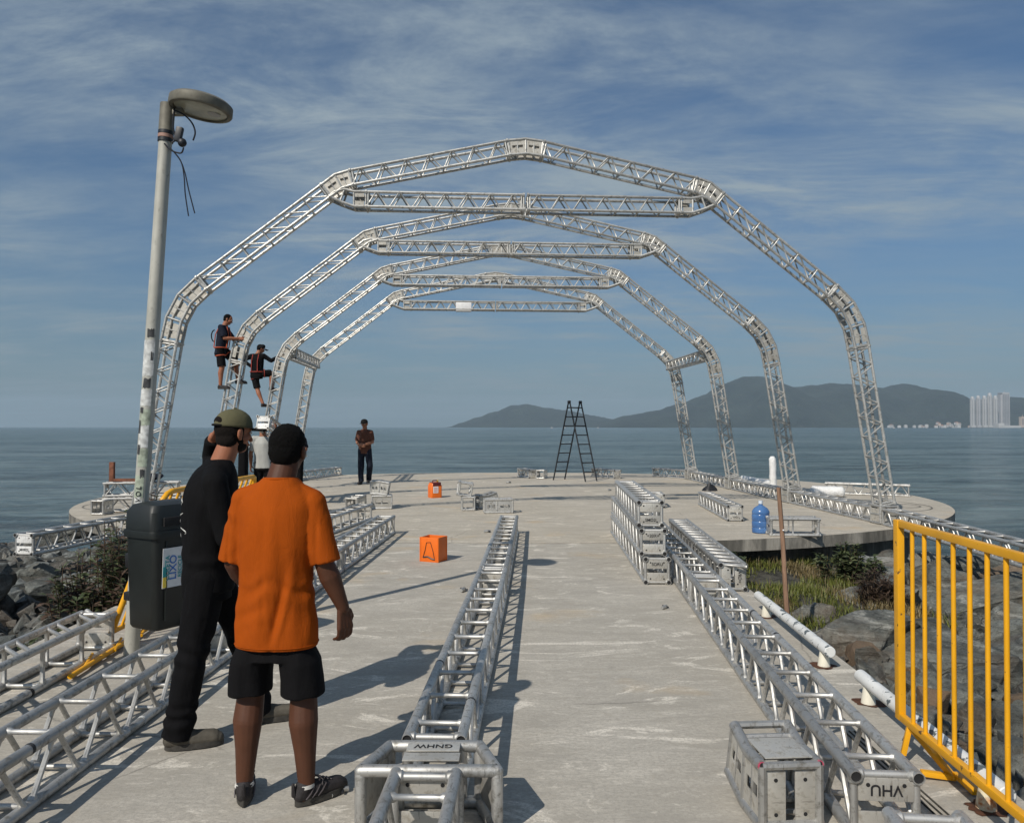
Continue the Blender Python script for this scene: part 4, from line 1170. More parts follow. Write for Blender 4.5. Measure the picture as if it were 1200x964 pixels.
for k in range(4):
    ar = arch_root(k)
    for sg in (1, -1):
        f = (lambda p: p) if sg > 0 else mir
        section(ar, f(foot), f(l0), 8)
        box_along(ar, [f(l0), f(l1), f(l2), f(l3)] if sg > 0 else [f(l3), f(l2), f(l1), f(l0)], 'curved_corner', 'alu_arch', 'alu_arch_plate', slots=False)
        section(ar, f(l3), f(j1), 6, 'N')
        mid = ((j1[0]+j2[0])/2+0.0, (j1[1]+j2[1])/2+0.045)
        box_along(ar, [f(j1), f(mid), f(j2)] if sg > 0 else [f(j2), f(mid), f(j1)], 'elbow_corner', 'alu_arch', 'alu_arch_plate')
        section(ar, f(j2), f(top_), 7)
        # foot block
        b = MB()
        fx = f(foot)[0]
        for z in (0.03, 0.17, 0.31):
            fr = [(fx-0.15, -0.15, z), (fx+0.15, -0.15, z), (fx+0.15, 0.15, z), (fx-0.15, 0.15, z)]
            for q in range(4): b.tube(fr[q], fr[(q+1) % 4], 0.022, 8)
        for dx in (-0.15, 0.15):
            for dy in (-0.15, 0.15): b.tube((fx+dx, dy, 0.03), (fx+dx, dy, 0.33), 0.025, 8)
        fb = b.build('foot_block', M['alu_arch'], ar)
        for dx in (-0.16, 0.16):
            b = MB(); b.box((fx+dx, 0, 0.16), (0.006, 0.24, 0.22), bev=0.002); b.build('side_plate', M['alu_arch_plate'], fb, 0)
        for dy in (-0.16, 0.16):
            b = MB(); b.box((fx, dy, 0.16), (0.24, 0.006, 0.22), bev=0.002); b.build('side_plate', M['alu_arch_plate'], fb, 0)
    pk = box_along(ar, [mir(top_), (0, 6.275), top_], 'ridge_corner', 'alu_arch', 'alu_arch_plate')
    # tie beam with bent open ends reaching up to the elbows
    zt = (5.345, 5.435, 5.435, 5.37)[k]
    section(ar, (-2.62, zt), (-0.02, zt), 7); section(ar, (0.02, zt), (2.62, zt), 7)
    for sg in (1, -1):
        a_, b_, c_, d_ = (sg*2.62, zt), (sg*2.80, zt+0.005), (sg*2.98, zt+0.045), (sg*3.13, zt+0.115)
        b = MB()
        for sy in (-HS, HS):
            lo = [(a_[0], sy, zt-HS), (b_[0], sy, zt-HS), (sg*3.02, sy, zt-0.045), (sg*3.20, sy, zt+0.035)]
            hi = [(a_[0], sy, zt+HS), (b_[0], sy, zt+HS), (sg*2.95, sy, zt+0.155), (sg*3.10, sy, zt+0.115), (sg*3.20, sy, zt+0.035)]
            b.path(lo, 0.0245, 8); b.path(hi, 0.0245, 8)
            b.tube(lo[1], hi[1], 0.018, 8); b.tube(lo[2], hi[2], 0.018, 8)
        for p in ((b_[0], zt-HS), (b_[0], zt+HS), (sg*3.02, zt-0.045), (sg*2.95, zt+0.155), (sg*3.20, zt+0.035)):
            b.tube((p[0], -HS, p[1]), (p[0], HS, p[1]), 0.018, 8)
        te = b.build('tie_end', M['alu_arch'], ar)
        for sy in (-0.126, 0.126):
            for zz in (-0.068, 0.068):
                q = MB(); q.box((sg*2.71, sy, zt+zz), (0.15, 0.006, 0.07)); q.build('side_plate', M['alu_arch_plate'], te, 0)
# pale cover on the tie of the farthest arch
b = MB(); b.box((0, 0, 0), (0.48, 0.27, 0.27), bev=0.02); o = b.build('white_cover', M['paper'])
p = AC + ADIR*ASP*3 + Vector((-0.98, -0.065, 5.335)); o.location = p; o.rotation_euler = (0, 0, AY)
tag(o, 'pale cover wrapped round the tie beam of the farthest arch', 'cover')

def aw(k, x, z, dy=0.0):      # world point from arch coordinates
    c = AC + ADIR*(ASP*k + dy)
    return Vector((c.x + x*math.cos(AY), c.y + x*math.sin(AY), z))
# base trusses between the feet
GB = 'base trusses joining the feet of the arches'
bx_ = foot[0]
names = ['first and second', 'second and third', 'third and farthest']
for sg, side in ((1, 'right'), (-1, 'left')):
    for k in range(3):
        a, c_ = aw(k, sg*bx_, 0, 0.17), aw(k+1, sg*bx_, 0, -0.17)
        T(a, c_, f'{side} base truss between the feet of the {names[k]} arches', GB, bays=9, mat='alu')
T(aw(0, bx_, 0, -0.17), (6.02, 8.3, 0.0), 'right base truss overhanging the rocks behind the yellow barrier', GB, bays=11).location.z += 0.0
T((-6.24, 9.85, 0.0), aw(0, -bx_, 0, -0.17), 'left truss overhanging the rocks with a white marked end plate', GB, bays=7, texts=(None, None), two='MVRD', pmat='white_plate')
T(aw(3, bx_, 0, 0.17), (4.80, 25.75, 0), 'farthest right base truss bending inward past the last arch', GB, bays=4)
T(aw(3, -bx_, 0, 0.17), (-5.95, 26.3, 0), 'farthest left base truss bending inward past the last arch', GB, bays=5)
# links between third and farthest arch
GK = 'short link trusses between the third and farthest arch'
for sg, side in ((1, 'right'), (-1, 'left')):
    a, c_ = aw(2, sg*5.44, 3.40, 0.16), aw(3, sg*5.44, 3.40, -0.16)
    T(a, c_, f'short link truss high up between the two farthest arches, {side} side', GK, bays=9, mat='alu', top='slanted')

# ---- loose corner pieces
corner((-0.87, 15.25, 0), R(96), [(-0.14, 0), (0.14, 0)], 'corner piece with a slotted face, lower one of the pair near the centre truss end')
corner((-0.93, 15.22, 0.29), R(100), [(-0.13, 0), (0.02, 0.0), (0.14, -0.045)], 'tilted corner piece on top of the slotted one', roll=(R(8), R(-6)))
corner((-0.52, 15.6, 0), R(25), [(-0.2, 0), (0.0, 0), (0.2, 0.06)], 'corner piece lying behind the open one at the end of the centre truss')
corner((-0.30, 14.75, 0), R(8), [(-0.23, 0), (0.0, 0.0), (0.30, 0.0)], 'open corner piece at the far end of the centre truss line', plate='alu')
corner((-3.05, 15.05, 0), R(75), [(-0.18, 0), (0.18, 0.03)], 'corner piece left of the pair behind the orange shirt')
corner((-2.62, 15.5, 0), R(8), [(-0.19, 0), (0.19, 0.0)], 'corner piece right of the pair behind the orange shirt')
corner((-2.66, 15.5, 0.29), R(3), [(-0.17, 0), (0.0, 0.0), (0.17, -0.03)], 'corner piece lying on top of another behind the orange shirt')
corner((0.95, 24.55, 0), R(70), [(-0.16, 0), (0.16, 0)], 'pale corner piece near the far rim left of the ladder')
# near right corner box with pink ends
root = corner((1.13, 3.34, 0), R(94), [(-0.165, 0), (0.02, 0.0), (0.185, 0.05)], 'bent corner box with pink tube ends in the right foreground')
for sy in (-HS, HS):
    for sz in (-HS, HS):
        b = MB(); b.tube((-0.171, sy, sz), (-0.166, sy, sz), 0.0185, 14); b.tube((-0.1725, sy, sz+0.004), (-0.171, sy, sz+0.004), 0.012, 10, mi=1)
        b.build('tube_end', [M['pink'], M['hole']], root)
for s in (-1, 1):
    pm = plate_mesh(0.215, 0.085, 0.008, 'alu_plate', ((-0.07, 0.0), (0.07, 0.0)))
    link('end_plate', pm, root, Matrix.Translation((-0.160, s*0.062, -0.01)) @ Matrix.Rotation(R(-90), 4, 'Z') @ Matrix.Rotation(R(90), 4, 'Y'))
b = MB(); b.box((-0.05, 0, HS+0.024), (0.20, 0.20, 0.006), bev=0.002); b.build('cover_plate', M['alu_plate'], root, 30)
# stacked truss pieces on the left lobe
T((-7.85, 14.9, 0), (-6.55, 15.2, 0), 'lower truss of the pile on the left side of the platform', 'pile of trusses on the left lobe', bays=3)
T((-7.90, 14.95, 0.292), (-6.60, 15.25, 0.292), 'upper truss of the pile on the left side of the platform', 'pile of trusses on the left lobe', bays=3)
corner((-7.72, 14.5, 0), R(80), [(-0.13, 0), (0.13, 0.0)], 'small corner piece in front of the pile on the left lobe')

# tape and pins on the nearer trusses
rt_ = random.Random(8)
for o in [o for o in list(bpy.data.objects) if o.name.startswith('box_truss') and o.location.y < 9 and not o.parent]:
    L_ = max((c.matrix_local.translation.x for c in o.children), default=1)
    for _ in range(3):
        x = rt_.uniform(0.3, L_*0.9); sy, sz = rt_.choice(((-HS, HS), (HS, HS), (-HS, -HS)))
        b = MB(); b.tube((x, sy, sz), (x+rt_.uniform(0.012, 0.035), sy, sz), RC+0.0012, 12); b.build('tape_band', M[rt_.choice(['marker', 'st_white', 'st_dark'])], o)
# ------------------------------------------------------------------ props
# lamp post
lp = Vector((-2.77, 5.62, 0)); top = Vector((-2.53, 5.60, 4.02)); ax = (top-lp)
root = tag(empty('lamp_post', lp), 'leaning grey lamp post with a round flat head and torn stickers', 'lamp post')
def lpp(t, dx=0, dy=0): return (ax*t) + Vector((dx, dy, 0))
b = MB(); b.path([lpp(0), lpp(0.4), lpp(0.8), lpp(0.955)], 0.05, 20, radii=[0.053, 0.050, 0.047, 0.046]); b.build('pole', M['lamp_post'], root)
b = MB(); b.tube(lpp(0.945), lpp(1.0), 0.052, 18); b.box(lpp(0.985, 0.05), (0.14, 0.05, 0.05), bev=0.01); b.build('bracket', M['lamp_head'], root)
for t_, m_ in ((0.947, 'wire'), (0.940, 'red_tape'), (0.933, 'wire')):
    b = MB(); b.tube(lpp(t_-0.003), lpp(t_+0.003), 0.0535, 18); b.build('band', M[m_], root)
hd = lpp(1.0, 0.245) + Vector((0, 0, -0.015)); hr = Matrix.Rotation(R(7.5), 3, 'Y')
def disc(rs_, name, mat, par):
    b = MB(); n = 40; vs = []
    for r_, z_ in rs_:
        r_ *= 0.93; vs += [hd + hr @ Vector((r_*math.cos(2*PI*i/n), r_*math.sin(2*PI*i/n), z_)) for i in range(n)]
    k = len(rs_); fs = [(a*n+i, a*n+n+i, a*n+n+(i+1) % n, a*n+(i+1) % n) for a in range(k-1) for i in range(n)]
    fs += [tuple(range(n)), tuple(range(k*n-1, k*n-n-1, -1))]
    b.add(vs, fs); return b.build(name, M[mat], par)
disc([(0.15, 0.048), (0.215, 0.040), (0.238, 0.022), (0.24, -0.030), (0.232, -0.040), (0.205, -0.042), (0.200, -0.022)], 'lamp_housing', 'lamp_head', root)
disc([(0.198, -0.024), (0.198, -0.030), (0.12, -0.036)], 'lamp_glass', 'lamp_glass', root)
b = MB(); b.tube(hd + hr @ Vector((0.09, 0.03, -0.036)), hd + hr @ Vector((0.09, 0.03, -0.040)), 0.045, 14); b.build('lamp_lens', M['tower_white'], root)
def wire(pts, r=0.0045):
    P = [Vector(p) for p in pts]; out = []
    for i in range(len(P)-1):
        a, b_, c_, d_ = P[max(i-1, 0)], P[i], P[i+1], P[min(i+2, len(P)-1)]
        for s in range(5):
            t = s/5
            out.append(0.5*((2*b_) + (c_-a)*t + (2*a-5*b_+4*c_-d_)*t*t + (3*b_-a-3*c_+d_)*t**3))
    out.append(P[-1]); b = MB(); b.path(out, r, 6); return b.build('cable', M['wire'], root)
tp = lpp(1.0)
wire([tp+Vector(v) for v in ((0.05, -.02, -0.05), (0.13, -.03, -0.09), (0.19, -.03, -0.15), (0.215, -.03, -0.22), (0.20, -.03, -0.28))], 0.006)
wire([tp+Vector(v) for v in ((0.06, -.02, -0.04), (0.055, -.04, -0.16), (0.075, -.04, -0.27), (0.05, -.04, -0.30))], 0.006)
wire([tp+Vector(v) for v in ((0.0, -.05, -0.31), (0.05, -.05, -0.36), (0.12, -.05, -0.38), (0.14, -.05, -0.34))], 0.006)
wire([tp+Vector(v) for v in ((0.04, -.05, -0.34), (0.11, -.05, -0.42), (0.15, -.05, -0.52), (0.18, -.05, -0.65), (0.225, -.05, -0.82))])
wire([tp+Vector(v) for v in ((0.04, -.05, -0.34), (0.12, -.05, -0.44), (0.145, -.05, -0.55), (0.155, -.05, -0.68), (0.18, -.05, -0.84))])
b = MB(); b.box(tp+Vector((0.10, -.04, -0.24)), (0.05, 0.04, 0.11), Matrix.Rotation(R(12), 3, 'Y'), bev=0.012); b.ell(tp+Vector((0.125, -.04, -0.30)), (0.032, 0.03, 0.032)); b.build('junction_box', M['wire'], root)
rs = random.Random(12)
def patch(t0, t1, a0, a1, m_, rr_=0.0515):
    b = MB(); n = 7; vs = []
    for t_ in (t0, t1):
        for i in range(n+1):
            a = a0+(a1-a0)*i/n + rs.uniform(-0.05, 0.05)*(i in (0, n))
            q = lpp(t_); r_ = 0.0525 - 0.0065*t_ + 0.0012
            vs.append((q.x + math.cos(a)*r_, q.y + math.sin(a)*r_, q.z + rs.uniform(-0.006, 0.006)))
    b.add(vs, [(i, i+1, n+2+i, n+1+i) for i in range(n)]); b.build('sticker', M[m_], root)
F = -PI/2
for z0, z1, a, w, m_ in ((2.30, 2.36, F+.2, .5, 'st_dark'), (2.02, 2.28, F-.1, 1.0, 'st_white'), (2.13, 2.19, F+.6, .18, 'st_dark'), (1.93, 2.00, F+.1, .55, 'st_dark'), (1.80, 1.92, F-.1, .95, 'st_white'),
                          (1.66, 1.78, F+.1, .8, 'st_green'), (1.60, 1.70, F-.6, .25, 'st_dark'), (1.50, 1.66, F+.1, .7, 'st_white'), (1.45, 1.52, F-.5, .3, 'st_dark'), (1.36, 1.49, F+.2, .7, 'st_green'),
                          (1.28, 1.34, F+.3, .3, 'st_dark'), (1.14, 1.30, F-.1, .7, 'st_green'), (0.98, 1.12, F+.0, .5, 'st_white'), (0.80, 0.97, F-.2, .4, 'st_green'), (1.75, 1.79, F-.45, .3, 'st_dark')):
    patch(z0/4.02, z1/4.02, a-w, a+w, m_)
patch(1.10/4.02, 1.14/4.02, F-.6, F+.3, 'st_white')
for k, ch in enumerate('LOVE'):
    z = 1.21 - k*0.045; q = lpp(z/4.02)
    link('sticker_lettering', text_mesh(ch, 0.05), root, Matrix.Translation((q.x-0.0, q.y-0.0535, q.z)) @ Matrix.Rotation(R(90), 4, 'X') @ Matrix.Rotation(R(80), 4, 'Z'))

# litter bin hung on the post
root = tag(empty('litter_bin', (-2.435, 5.43, 0.27)), 'dark grey litter bin hung on the lamp post with a recycling poster', 'litter bin')
root.rotation_euler = (0, 0, R(60))
def rrect(w, d, z, r, n=5):
    out = []
    for cx_, cy_, a0 in ((w/2-r, d/2-r, 0), (-w/2+r, d/2-r, 90), (-w/2+r, -d/2+r, 180), (w/2-r, -d/2+r, 270)):
        for i in range(n+1):
            a = R(a0 + 90*i/n); out.append((cx_+r*math.cos(a), cy_+r*math.sin(a), z))
    return out
def rloft(rings, name, mat, parent, smooth=35):
    b = MB(); n = len(rings[0]); vs = [p for q in rings for p in q]; k = len(rings)
    fs = [(a*n+i, a*n+(i+1) % n, a*n+n+(i+1) % n, a*n+n+i) for a in range(k-1) for i in range(n)]
    fs += [tuple(range(n-1, -1, -1)), tuple(range(k*n-n, k*n))]
    b.add(vs, fs); return b.build(name, M[mat], parent, smooth)
rloft([rrect(0.36, 0.28, 0.0, 0.04), rrect(0.385, 0.30, 0.02, 0.045), rrect(0.42, 0.325, 0.64, 0.045)], 'bin_body', 'bin', root)
rloft([rrect(0.455, 0.355, 0.625, 0.05), rrect(0.46, 0.36, 0.66, 0.05), rrect(0.455, 0.355, 0.675, 0.05)], 'rim', 'bin', root)
ld = rloft([rrect(0.44, 0.34, 0.676, 0.05), rrect(0.435, 0.335, 0.80, 0.055), rrect(0.38, 0.28, 0.845, 0.06), rrect(0.24, 0.16, 0.862, 0.05)], 'lid', 'bin', root)
b = MB(); b.box((0.0, -0.178, 0.735), (0.30, 0.012, 0.06), bev=0.004); b.build('slot', M['hole'], ld, 30)
for x in (-0.12, 0.0, 0.12):
    b = MB(); b.box((x, -0.163, 0.33), (0.012, 0.014, 0.54), bev=0.003); b.build('rib', M['bin'], root, 30) if x != 0.0 else None
ps = tag(empty('poster_holder', (0, 0, 0)), None) if False else None
b = MB(); b.box((-0.055, -0.1685, 0.42), (0.19, 0.003, 0.27), Matrix.Rotation(R(2), 3, 'X')); po = b.build('poster', M['paper'], root, 0)
def pp(x0, x1, z0, z1, m_, nm='poster_print', par=None):
    b = MB(); b.box(((x0+x1)/2-0.19, -0.1715 + 0.0, (z0+z1)/2), (x1-x0, 0.002, z1-z0), Matrix.Rotation(R(2), 3, 'X')); b.build(nm, M[m_], po, 0)
pp(0.042, 0.066, 0.29, 0.36, 'yellow_print'); pp(0.042, 0.066, 0.362, 0.43, 'teal_print'); pp(0.042, 0.066, 0.432, 0.552, 'blue_print')
pp(0.10, 0.17, 0.515, 0.545, 'red_print')
for txt, z, sz in (('COLETA', 0.50, 0.045), ('LIXO', 0.44, 0.075), ('RECICLE', 0.37, 0.040), ('ECO', 0.325, 0.04)):
    me = text_mesh(txt, sz).copy(); me.materials.clear(); me.materials.append(M['blue_print'] if txt in ('LIXO', 'R') else M['teal_print'])
    link('lettering', me, po, Matrix.Translation((-0.115+(0.50-z)*0.75, -0.1735, 0.42)) @ Matrix.Rotation(R(92), 4, 'X') @ Matrix.Rotation(R(90), 4, 'Z'))
b = MB(); b.box((-0.13, 0.18, 0.45), (0.10, 0.05, 0.10), bev=0.01); b.box((-0.15, 0.19, 0.2), (0.05, 0.07, 0.06), bev=0.01); b.build('clamp', M['black_plastic'], root, 30)

# yellow crowd barrier on the right
def barrier(name, A, B, zb, zt, lean, bars, label, bar_r=0.012, round_top=False):
    """A, B = ground points of the two end uprights (x, y)"""
    A, B = Vector((A[0], A[1], 0)), Vector((B[0], B[1], 0)); L = (B-A).length
    root = tag(empty(name, A), label, 'barrier', 'yellow metal crowd barriers')
    ez = Vector((lean[0], lean[1], 1.0)); ex = (B-A).normalized()
    P = lambda s, z: ex*s + ez*z
    if round_top:
        for s_, e_ in ((0, 1), (L, -1)):
            b = MB(); b.path([P(s_, 0.02), P(s_, zt-0.12), P(s_+e_*0.012, zt-0.06), P(s_+e_*0.05, zt-0.015), P(s_+e_*0.11, zt)], 0.022, 12); b.build('upright', M['yellow'], root)
        b = MB(); b.tube(P(0.11, zt), P(L-0.11, zt), 0.022, 12); b.build('top_rail', M['yellow'], root)
        b = MB(); b.tube(P(0.02, zb), P(L-0.02, zb), 0.020, 12); b.build('bottom_rail', M['yellow'], root)
    else:
        rx = Matrix((ex, ex.cross(Vector((0, 0, 1))), Vector((0, 0, 1)))).transposed()
        for s_ in (0, L):
            b = MB(); b.box(P(s_, (zb+zt)/2), (0.048, 0.035, zt-zb+0.036), rx, bev=0.004); b.build('upright', M['yellow'], root, 30)
        b = MB(); b.box(P(L/2, zt), (L-0.05, 0.032, 0.034), rx, bev=0.004); b.build('top_rail', M['yellow'], root, 30)
        b = MB(); b.box(P(L/2, zb), (L-0.05, 0.032, 0.034), rx, bev=0.004); b.build('bottom_rail', M['yellow'], root, 30)
    for s_ in bars:
        put_rod('bar', P(s_, zb+0.012), P(s_, zt-0.012), bar_r, 'yellow', root, 10)
    return root, P, ex
A_ = Vector((1.945, 3.88)); B_ = Vector((1.845, 1.95)); Lb = (B_-A_).length; e_ = (B_-A_)/Lb
bars = []
for px in (1066.5, 1080.5, 1097, 1114, 1133, 1153.5, 1175.5, 1198, 1223, 1252, 1284):
    m = (px-600)/900      # ray meets the barrier line
    s_ = (m*A_.y - A_.x)/(e_.x - m*e_.y); bars.append(s_)
rt, P, ex = barrier('crowd_barrier', A_, B_, 0.205, 1.165, (0.004, 0), bars, 'yellow barrier standing upright at the right edge of the walkway', 0.0102)
def foot_piece(pts, w=0.034, t=0.024):
    for a, c_ in zip(pts, pts[1:]):
        a, c_ = Vector(a), Vector(c_); d = c_-a
        q = d.to_track_quat('X', 'Z').to_matrix()
        b = MB(); b.box((a+c_)/2, (d.length+0.02, w, t), q, bev=0.003); b.build('foot', M['yellow'], rt, 30)
off = Vector((A_.x, A_.y, 0))
rail = P(0.10, 0.19)
g1 = G(1059, 881, 0.06)-off
foot_piece([rail, g1])
g2 = G(1117, 910, 0.02)-off; g3 = G(1082, 905, 0.03)-off; g4 = G(1131, 922, 0.02)-off
foot_piece([rail + Vector((0.01, -0.02, -0.01)), g2]); foot_piece([g2, g3]); foot_piece([g2 + Vector((0.02, -0.0, 0.01)), g4 + Vector((0.02, -0.04, 0.0))])
foot_piece([P(Lb-0.15, 0.19), P(Lb-0.15, 0.0)+Vector((-0.22, 0, 0.02))]); foot_piece([P(Lb-0.15, 0.19), P(Lb-0.15, 0.0)+Vector((0.22, 0, 0.02))])
b = MB(); b.box(P(-0.03, 0.98), (0.02, 0.018, 0.075), bev=0.003); b.build('hook', M['yellow'], rt, 30)
b = MB()
for k, (dz, dx) in enumerate(((0.10, 0.0), (0.05, 0.010), (0.0, -0.006), (-0.05, 0.008))):
    b.box(P(0.0, 0.60+dz-0.02)+Vector((dx*0.6-0.004, -0.019, 0)), (0.022-0.004*k, 0.003, 0.055), Matrix.Rotation(R(14*(-1)**k), 3, 'Y'))
b.build('torn_rust_hole', M['hole'], rt, 0)
# the leaning one on the left
nb = 15
lt, P2, _ = barrier('crowd_barrier', (-3.03, 5.76), (-2.98, 7.72), 0.12, 1.15, (0.33, 0.10), [0.13 + i*(1.98-0.26)/(nb-1) for i in range(nb)], 'yellow barrier leaning at the left edge behind the litter bin', 0.011, True)
b = MB(); a_, c_ = Vector((-2.87, 5.02, 0.03)), Vector((-2.95, 6.5, 0.03)); o_ = Vector((-3.03, 5.76, 0))
b.tube(a_-o_, c_-o_, 0.018, 10)
b.build('foot_rail', M['yellow'], lt)
for q in (5.2, 5.6, 6.0):
    b = MB(); b.tube(Vector((-2.88, q, 0.03))-o_, Vector((-2.96, q+0.25, 0.05))-o_, 0.011, 8); b.build('foot_bar', M['yellow'], lt)

# low white pipe rails on stub posts
def pipe_rail(p0, p1, posts, label):
    p0, p1 = Vector(p0), Vector(p1)
    root = tag(empty('pipe_rail', (p0.x, p0.y, 0)), label, 'pipe rail', 'low white pipe rails along the right edge')
    o = Vector((p0.x, p0.y, 0)); d = (p1-p0).normalized()
    b = MB(); b.path([p0-o, p0-o+d*0.004, p1-o-d*0.004, p1-o], 0.038, 20, radii=[0.034, 0.038, 0.038, 0.034]); b.build('pipe', M['white_pipe'], root)
    for y, mt in posts:
        t = (y-p0.y)/(p1.y-p0.y); q = p0.lerp(p1, t)-o
        b = MB(); b.tube((q.x, q.y, 0.0), (q.x, q.y, 0.10), 0.043, 14, 0.028); po = b.build('post', M[mt], root)
        b = MB(); r0 = random.Random(int(y*100)); n = 26; vs = [(q.x, q.y, 0.0035)]
        for i in range(n):
            a = 2*PI*i/n; rr2 = 0.075 + 0.035*noise.noise(Vector((math.cos(a)*1.5, math.sin(a)*1.5, y))) + r0.uniform(-0.006, 0.008)
            vs.append((q.x+rr2*1.25*math.cos(a), q.y+rr2*math.sin(a), 0.0035))
        b.add(vs, [(0, 1+i, 1+(i+1) % n) for i in range(n)]); b.build('rust_stain', M['rust'], po, 0)
pipe_rail((2.225, 6.98, 0.128), (2.150, 5.22, 0.128), [(6.72, 'white_post'), (5.34, 'white_post')], 'farther low white pipe rail with dark peeling patches')
pipe_rail((2.135, 4.74, 0.128), (2.045, 3.20, 0.128), [(4.62, 'white_post'), (3.36, 'rust_post')], 'nearer low white pipe rail behind the yellow barrier')

# brown stake
p = Vector((2.74, 7.62, -0.5)); root = MB()
root.path([(0, 0, 0), (-0.035, 0, 0.5), (-0.06, 0, 1.0), (-0.10, 0, 1.55)], 0.022, 9, radii=[0.027, 0.025, 0.023, 0.021])
o = root.build('wooden_stake', M['wood']); o.location = p; tag(o, 'thin brown wooden stake leaning in the rocks beside the walkway', 'stake')
b = MB(); b.tube((-0.066, -0.028, 1.13), (-0.0675, -0.034, 1.135), 0.008, 8); b.build('bolt_head', M['paper'], o)

# blue water jug
root = tag(empty('water_jug', (3.87, 11.98, 0.004)), 'blue plastic water jug standing beside the short open truss', 'water jug')
b = MB(); pr = [(0.11, 0.0), (0.132, 0.012), (0.135, 0.07), (0.128, 0.085), (0.135, 0.10), (0.135, 0.17), (0.128, 0.185), (0.135, 0.20), (0.135, 0.275), (0.128, 0.29), (0.134, 0.305), (0.13, 0.34), (0.10, 0.385), (0.055, 0.415), (0.032, 0.43), (0.030, 0.46)]
b.loft([((0, 0, z), r_, r_) for r_, z in pr], 28); b.build('jug_body', M['jug'], root)
b = MB(); b.tube((0, 0, 0.452), (0, 0, 0.50), 0.034, 16); b.build('cap', M['jug_cap'], root)

# orange box made of a cut can, with strap marks in an A shape
root = tag(empty('orange_box', (-0.97, 9.52, 0.0)), 'open orange plastic box standing on the walkway between truss lines', 'box'); root.rotation_euler = (0, 0, R(-24))
w, d, h, th = 0.25, 0.21, 0.30, 0.006
for nm, c_, s_ in (('front_wall', (0, -d/2, h/2), (w, th, h)), ('back_wall', (0, d/2, h/2), (w, th, h)), ('side_wall', (-w/2, 0, h/2), (th, d-th-0.001, h-0.004)), ('side_wall', (w/2, 0, h/2), (th, d-th-0.001, h-0.004)), ('bottom', (0, 0, 0.006), (w-0.014, d-0.014, 0.008))):
    b = MB(); b.box(c_, s_, bev=0.002); b.build(nm, M['orange_plastic'], root, 30)
for x in (-w/2, w/2):
    for y in (-d/2, d/2):
        b = MB(); b.tube((x*0.985, y*0.985, 0.002), (x*0.985, y*0.985, h-0.002), 0.012, 10); b.build('corner_edge', M['orange_plastic'], root)
b = MB(); f_ = -d/2-0.006
b.path([(-0.085, f_, 0.05), (-0.055, f_, 0.14), (-0.035, f_, 0.235), (0.02, f_, 0.24), (0.055, f_, 0.14), (0.075, f_, 0.05)], 0.004, 6)
b.path([(-0.085, f_, 0.055), (-0.02, f_, 0.065), (0.04, f_, 0.04), (0.08, f_, 0.035)], 0.009, 6)
b.build('strap', M['black_plastic'], root)
# orange jerry can
root = tag(empty('jerry_can', (-1.80, 17.95, 0.004)), 'orange fuel can with dark red top and white label on the platform', 'jerry can'); root.rotation_euler = (0, 0, R(28))
b = MB()
rloft([rrect(0.25, 0.24, 0.0, 0.03), rrect(0.265, 0.255, 0.02, 0.035), rrect(0.265, 0.255, 0.28, 0.035), rrect(0.20, 0.22, 0.345, 0.035), rrect(0.13, 0.17, 0.36, 0.03)], 'can_body', 'orange_plastic', root)
b = MB(); b.box((-0.03, -0.131, 0.19), (0.125, 0.004, 0.15)); lb = b.build('label_sheet', M['paper'], root, 0)
b = MB()
for z in (0.235, 0.21, 0.185, 0.16, 0.14): b.box((-0.03, -0.1335, z), (0.09, 0.002, 0.008))
b.build('label_print', M['red_print'], lb, 0)
b = MB(); b.box((0.0, -0.02, 0.345), (0.20, 0.235, 0.03), bev=0.012); b.box((0.0, -0.129, 0.315), (0.20, 0.012, 0.075), bev=0.005); b.build('top_cover', M['dark_red'], root, 30)
b = MB(); b.path([(-0.06, 0, 0.36), (-0.05, 0, 0.395), (0.05, 0, 0.395), (0.06, 0, 0.36)], 0.014, 8); b.build('handle', M['dark_red'], root)
b = MB(); b.tube((0.085, 0.06, 0.34), (0.095, 0.06, 0.40), 0.024, 12); b.build('cap', M['yellow_print'], root)

# stepladder (two ladder halves, black)
root = tag(empty('stepladder', (1.93, 23.6, 0.004)), 'open black steel stepladder standing near the far rim', 'stepladder')
H = 2.40; u = Vector((0.30, 0.26, 0)); sp = Vector((0.46, -0.40, 0))
def lad(sg):
    r0, r1 = [], []
    for s_ in (-1, 1):
        base = sp*sg + u*s_*0.5*1.25; tp_ = u*s_*0.62 + sp*sg*0.04 + Vector((0, 0, H))
        b = MB(); b.tube(base, tp_, 0.022, 8); b.build('rail', M['ladder'], root); r0.append(base); r1.append(tp_)
    for k in range(1, 9):
        t = k/8.6; put_rod('rung', r0[0].lerp(r1[0], t), r0[1].lerp(r1[1], t), 0.017, 'ladder', root, 8)
lad(-1); lad(1)
for s_ in (-1, 1):
    b = MB(); b.box(u*s_*0.62 + Vector((0, 0, H)), (0.10, 0.10, 0.10), bev=0.02); b.build('hinge', M['ladder'], root, 30)

